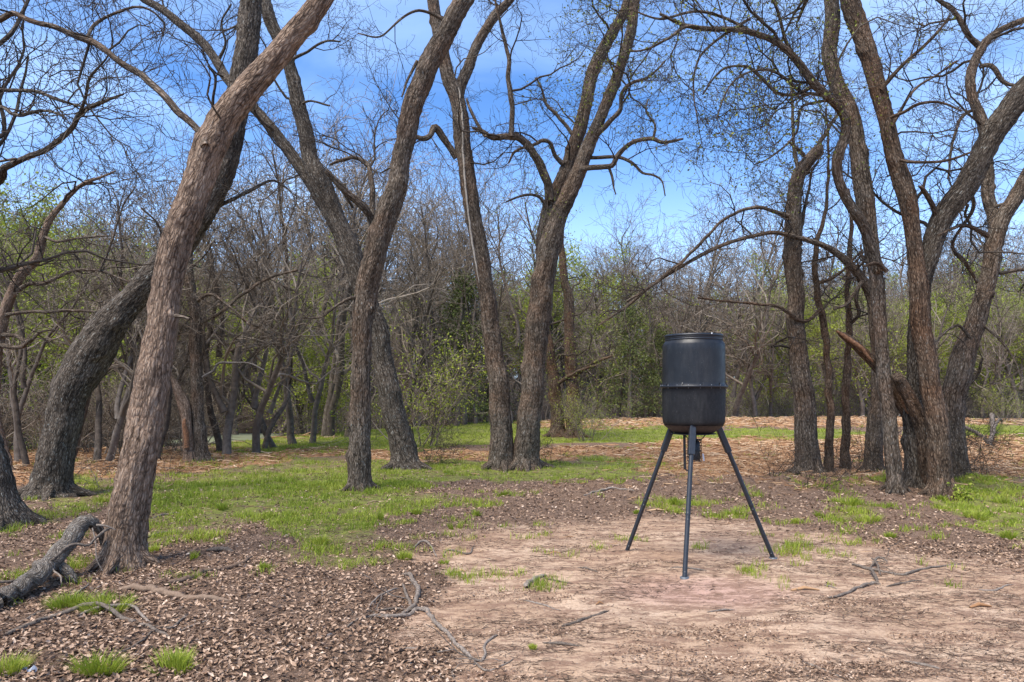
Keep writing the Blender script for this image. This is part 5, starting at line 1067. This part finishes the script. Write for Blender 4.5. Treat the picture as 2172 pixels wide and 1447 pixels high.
# leaning brush and sprouts near the trunks
ST_B = dict(ST_TWIG); ST_B['len'] = [1.1, .6, .3, .16]; ST_B['rad'] = [.008, .005, .0035, .0025]; ST_B['up'] = [.03, .02, 0, 0]
for i, (px, py, n, lab, sp, hh) in enumerate([(930, 985, 9, 'leafless brush tangled at the foot of the dark crossing trunk', .5, 1.), (1170, 985, 4, 'wispy brush right of the twin trunks', .3, .7), (1820, 1010, 7, 'dry brush between the slender trunks', .5, .9), (1990, 1030, 8, 'vine twigs tangled round the many stemmed tree', .35, 1.3),
                                           (2075, 1010, 6, 'dark twiggy brush right of the right hand tree', .4, 1.1), (150, 1040, 6, 'pale dry stems in front of the bent tree', .6, .8), (300, 1000, 4, 'thin shoots behind the reddish tree', .6, .8), (1640, 1020, 5, 'low twiggy rubble left of the broken top tree', .8, .5), (1750, 1035, 6, 'root rubble on the soil below the slender trunk', .8, .4)]):
    bx_, by_ = base_at(px, py); R = random.Random(900 + i); T = Tubes(); loc = (bx_, by_, float(gz_at(bx_, by_)))
    for j in range(n):
        a_ = R.uniform(0, 6.28); q = R.uniform(0, sp); xx, yy = bx_ + cos(a_) * q, by_ + sin(a_) * q * .6
        grow(T, (xx, yy, float(gz_at(xx, yy)) - .02), nrm((R.gauss(0, .7), R.gauss(0, .5), 1 * hh)), hh * R.uniform(.5, 1.1), .007, 0, ST_B, R)
    o = T.build('dry_brush', M['twig'] if i != 5 else M['stick'], None, loc); tag(o, lab, 'brush')
# leafy weed at the foot of the right cluster
for (px, py, r_, lab) in [(2040, 1064, .14, 'leafy green weed at the foot of the many stemmed tree')]:
    bx_, by_ = base_at(px, py); loc = (bx_, by_, float(gz_at(bx_, by_))); R = random.Random(5)
    o_kind = None; pts = [(bx_ + R.gauss(0, r_ * .6), by_ + R.gauss(0, r_ * .5), loc[2] + abs(R.gauss(0, r_ * .7)) + .01) for q in range(int(900 * r_))]
    o = empty('leafy_weed', loc); tag(o, lab, 'weed'); f_ = leaves_mesh('foliage', pts, 3, .015, .045, M['grass'], o, loc, 9)
    T = Tubes()
    for q in pts[::8]: T.add([(bx_, by_, loc[2] - .02), ((bx_ + q[0]) / 2, (by_ + q[1]) / 2, q[2] * .5 + loc[2] * .5 + .01), q], [.003, .0022, .0015], 3)
    T.build('stem', M['grass'], o, loc)
# larger splinters
for i, (px, py, w, lab) in enumerate([(792, 1066, 26, 'tan splinter on the grass right of the straight trunk'), (2080, 1290, 46, 'orange wood splinter on the sand near the right edge'), (1708, 1254, 60, 'flat reddish wood strip on the sand right of the feeder'), (1178, 1066, 34, 'orange splinter on the dark soil left of the feeder'), (978, 1216, 20, 'small tan splinter on the sand edge'),
                                   (1395, 1086, 50, 'pale splinter lying beyond the feeder legs'), (1030, 1334, 14, 'small orange chip below the sand edge'), (1272, 1285, 16, 'little orange chip on the sand'), (1800, 1128, 18, 'small tan chip on the soil before the right cluster'), (915, 1133, 26, 'tan chip where soil turns to sand'), (1175, 1176, 30, 'orange chip on the sand left of the left feeder foot'),
                                   (380, 1222, 18, 'pale chip beside the brown curved branch'), (700, 1262, 14, 'pale chip in the leaf litter'), (1345, 1062, 30, 'tan splinter left of the left feeder leg')]):
    a0 = onground(px - w / 2, py); a1 = onground(px + w / 2, py - 2); T = Tubes(); r_ = .008 if w < 40 else .015
    mid = tuple((a0[q] + a1[q]) / 2 for q in range(3)); T.add([(a0[0], a0[1], a0[2] + .005), (mid[0], mid[1] + .02, mid[2] + .02), (a1[0], a1[1], a1[2] + .006)], [r_ * .5, r_, r_ * .4], 5)
    o = T.build('wood_splinter', M['mulch' if i % 3 else 'mulch_pale'], None, mid); tag(o, lab, 'wood splinter')
bx_, by_, bz_ = onground(62, 1428); n_ = 9; gxx, gyy = np.meshgrid(np.linspace(-.035, .035, n_), np.linspace(-.022, .022, n_)); V = np.stack([bx_ + gxx.ravel(), by_ + gyy.ravel(), bz_ + .02 + .03 * noise3(np.stack([gxx.ravel() * 40, gyy.ravel() * 40, gxx.ravel() * 0], 1))], 1)
ii = np.arange(n_ * n_).reshape(n_, n_); o = mesh_np('crumpled_paper', V, [np.stack([ii[:-1, :-1], ii[:-1, 1:], ii[1:, 1:], ii[1:, :-1]], -1).reshape(-1, 4)], plain('bluish_white_paper', (.36, .38, .43), .6), None, False, loc=(bx_, by_, bz_)); tag(o, 'crumpled bluish white scrap in the leaves at the lower left', 'paper scrap')

print('TRIS', sum(len(me.loops) - 2 * len(me.polygons) for me in bpy.data.meshes))
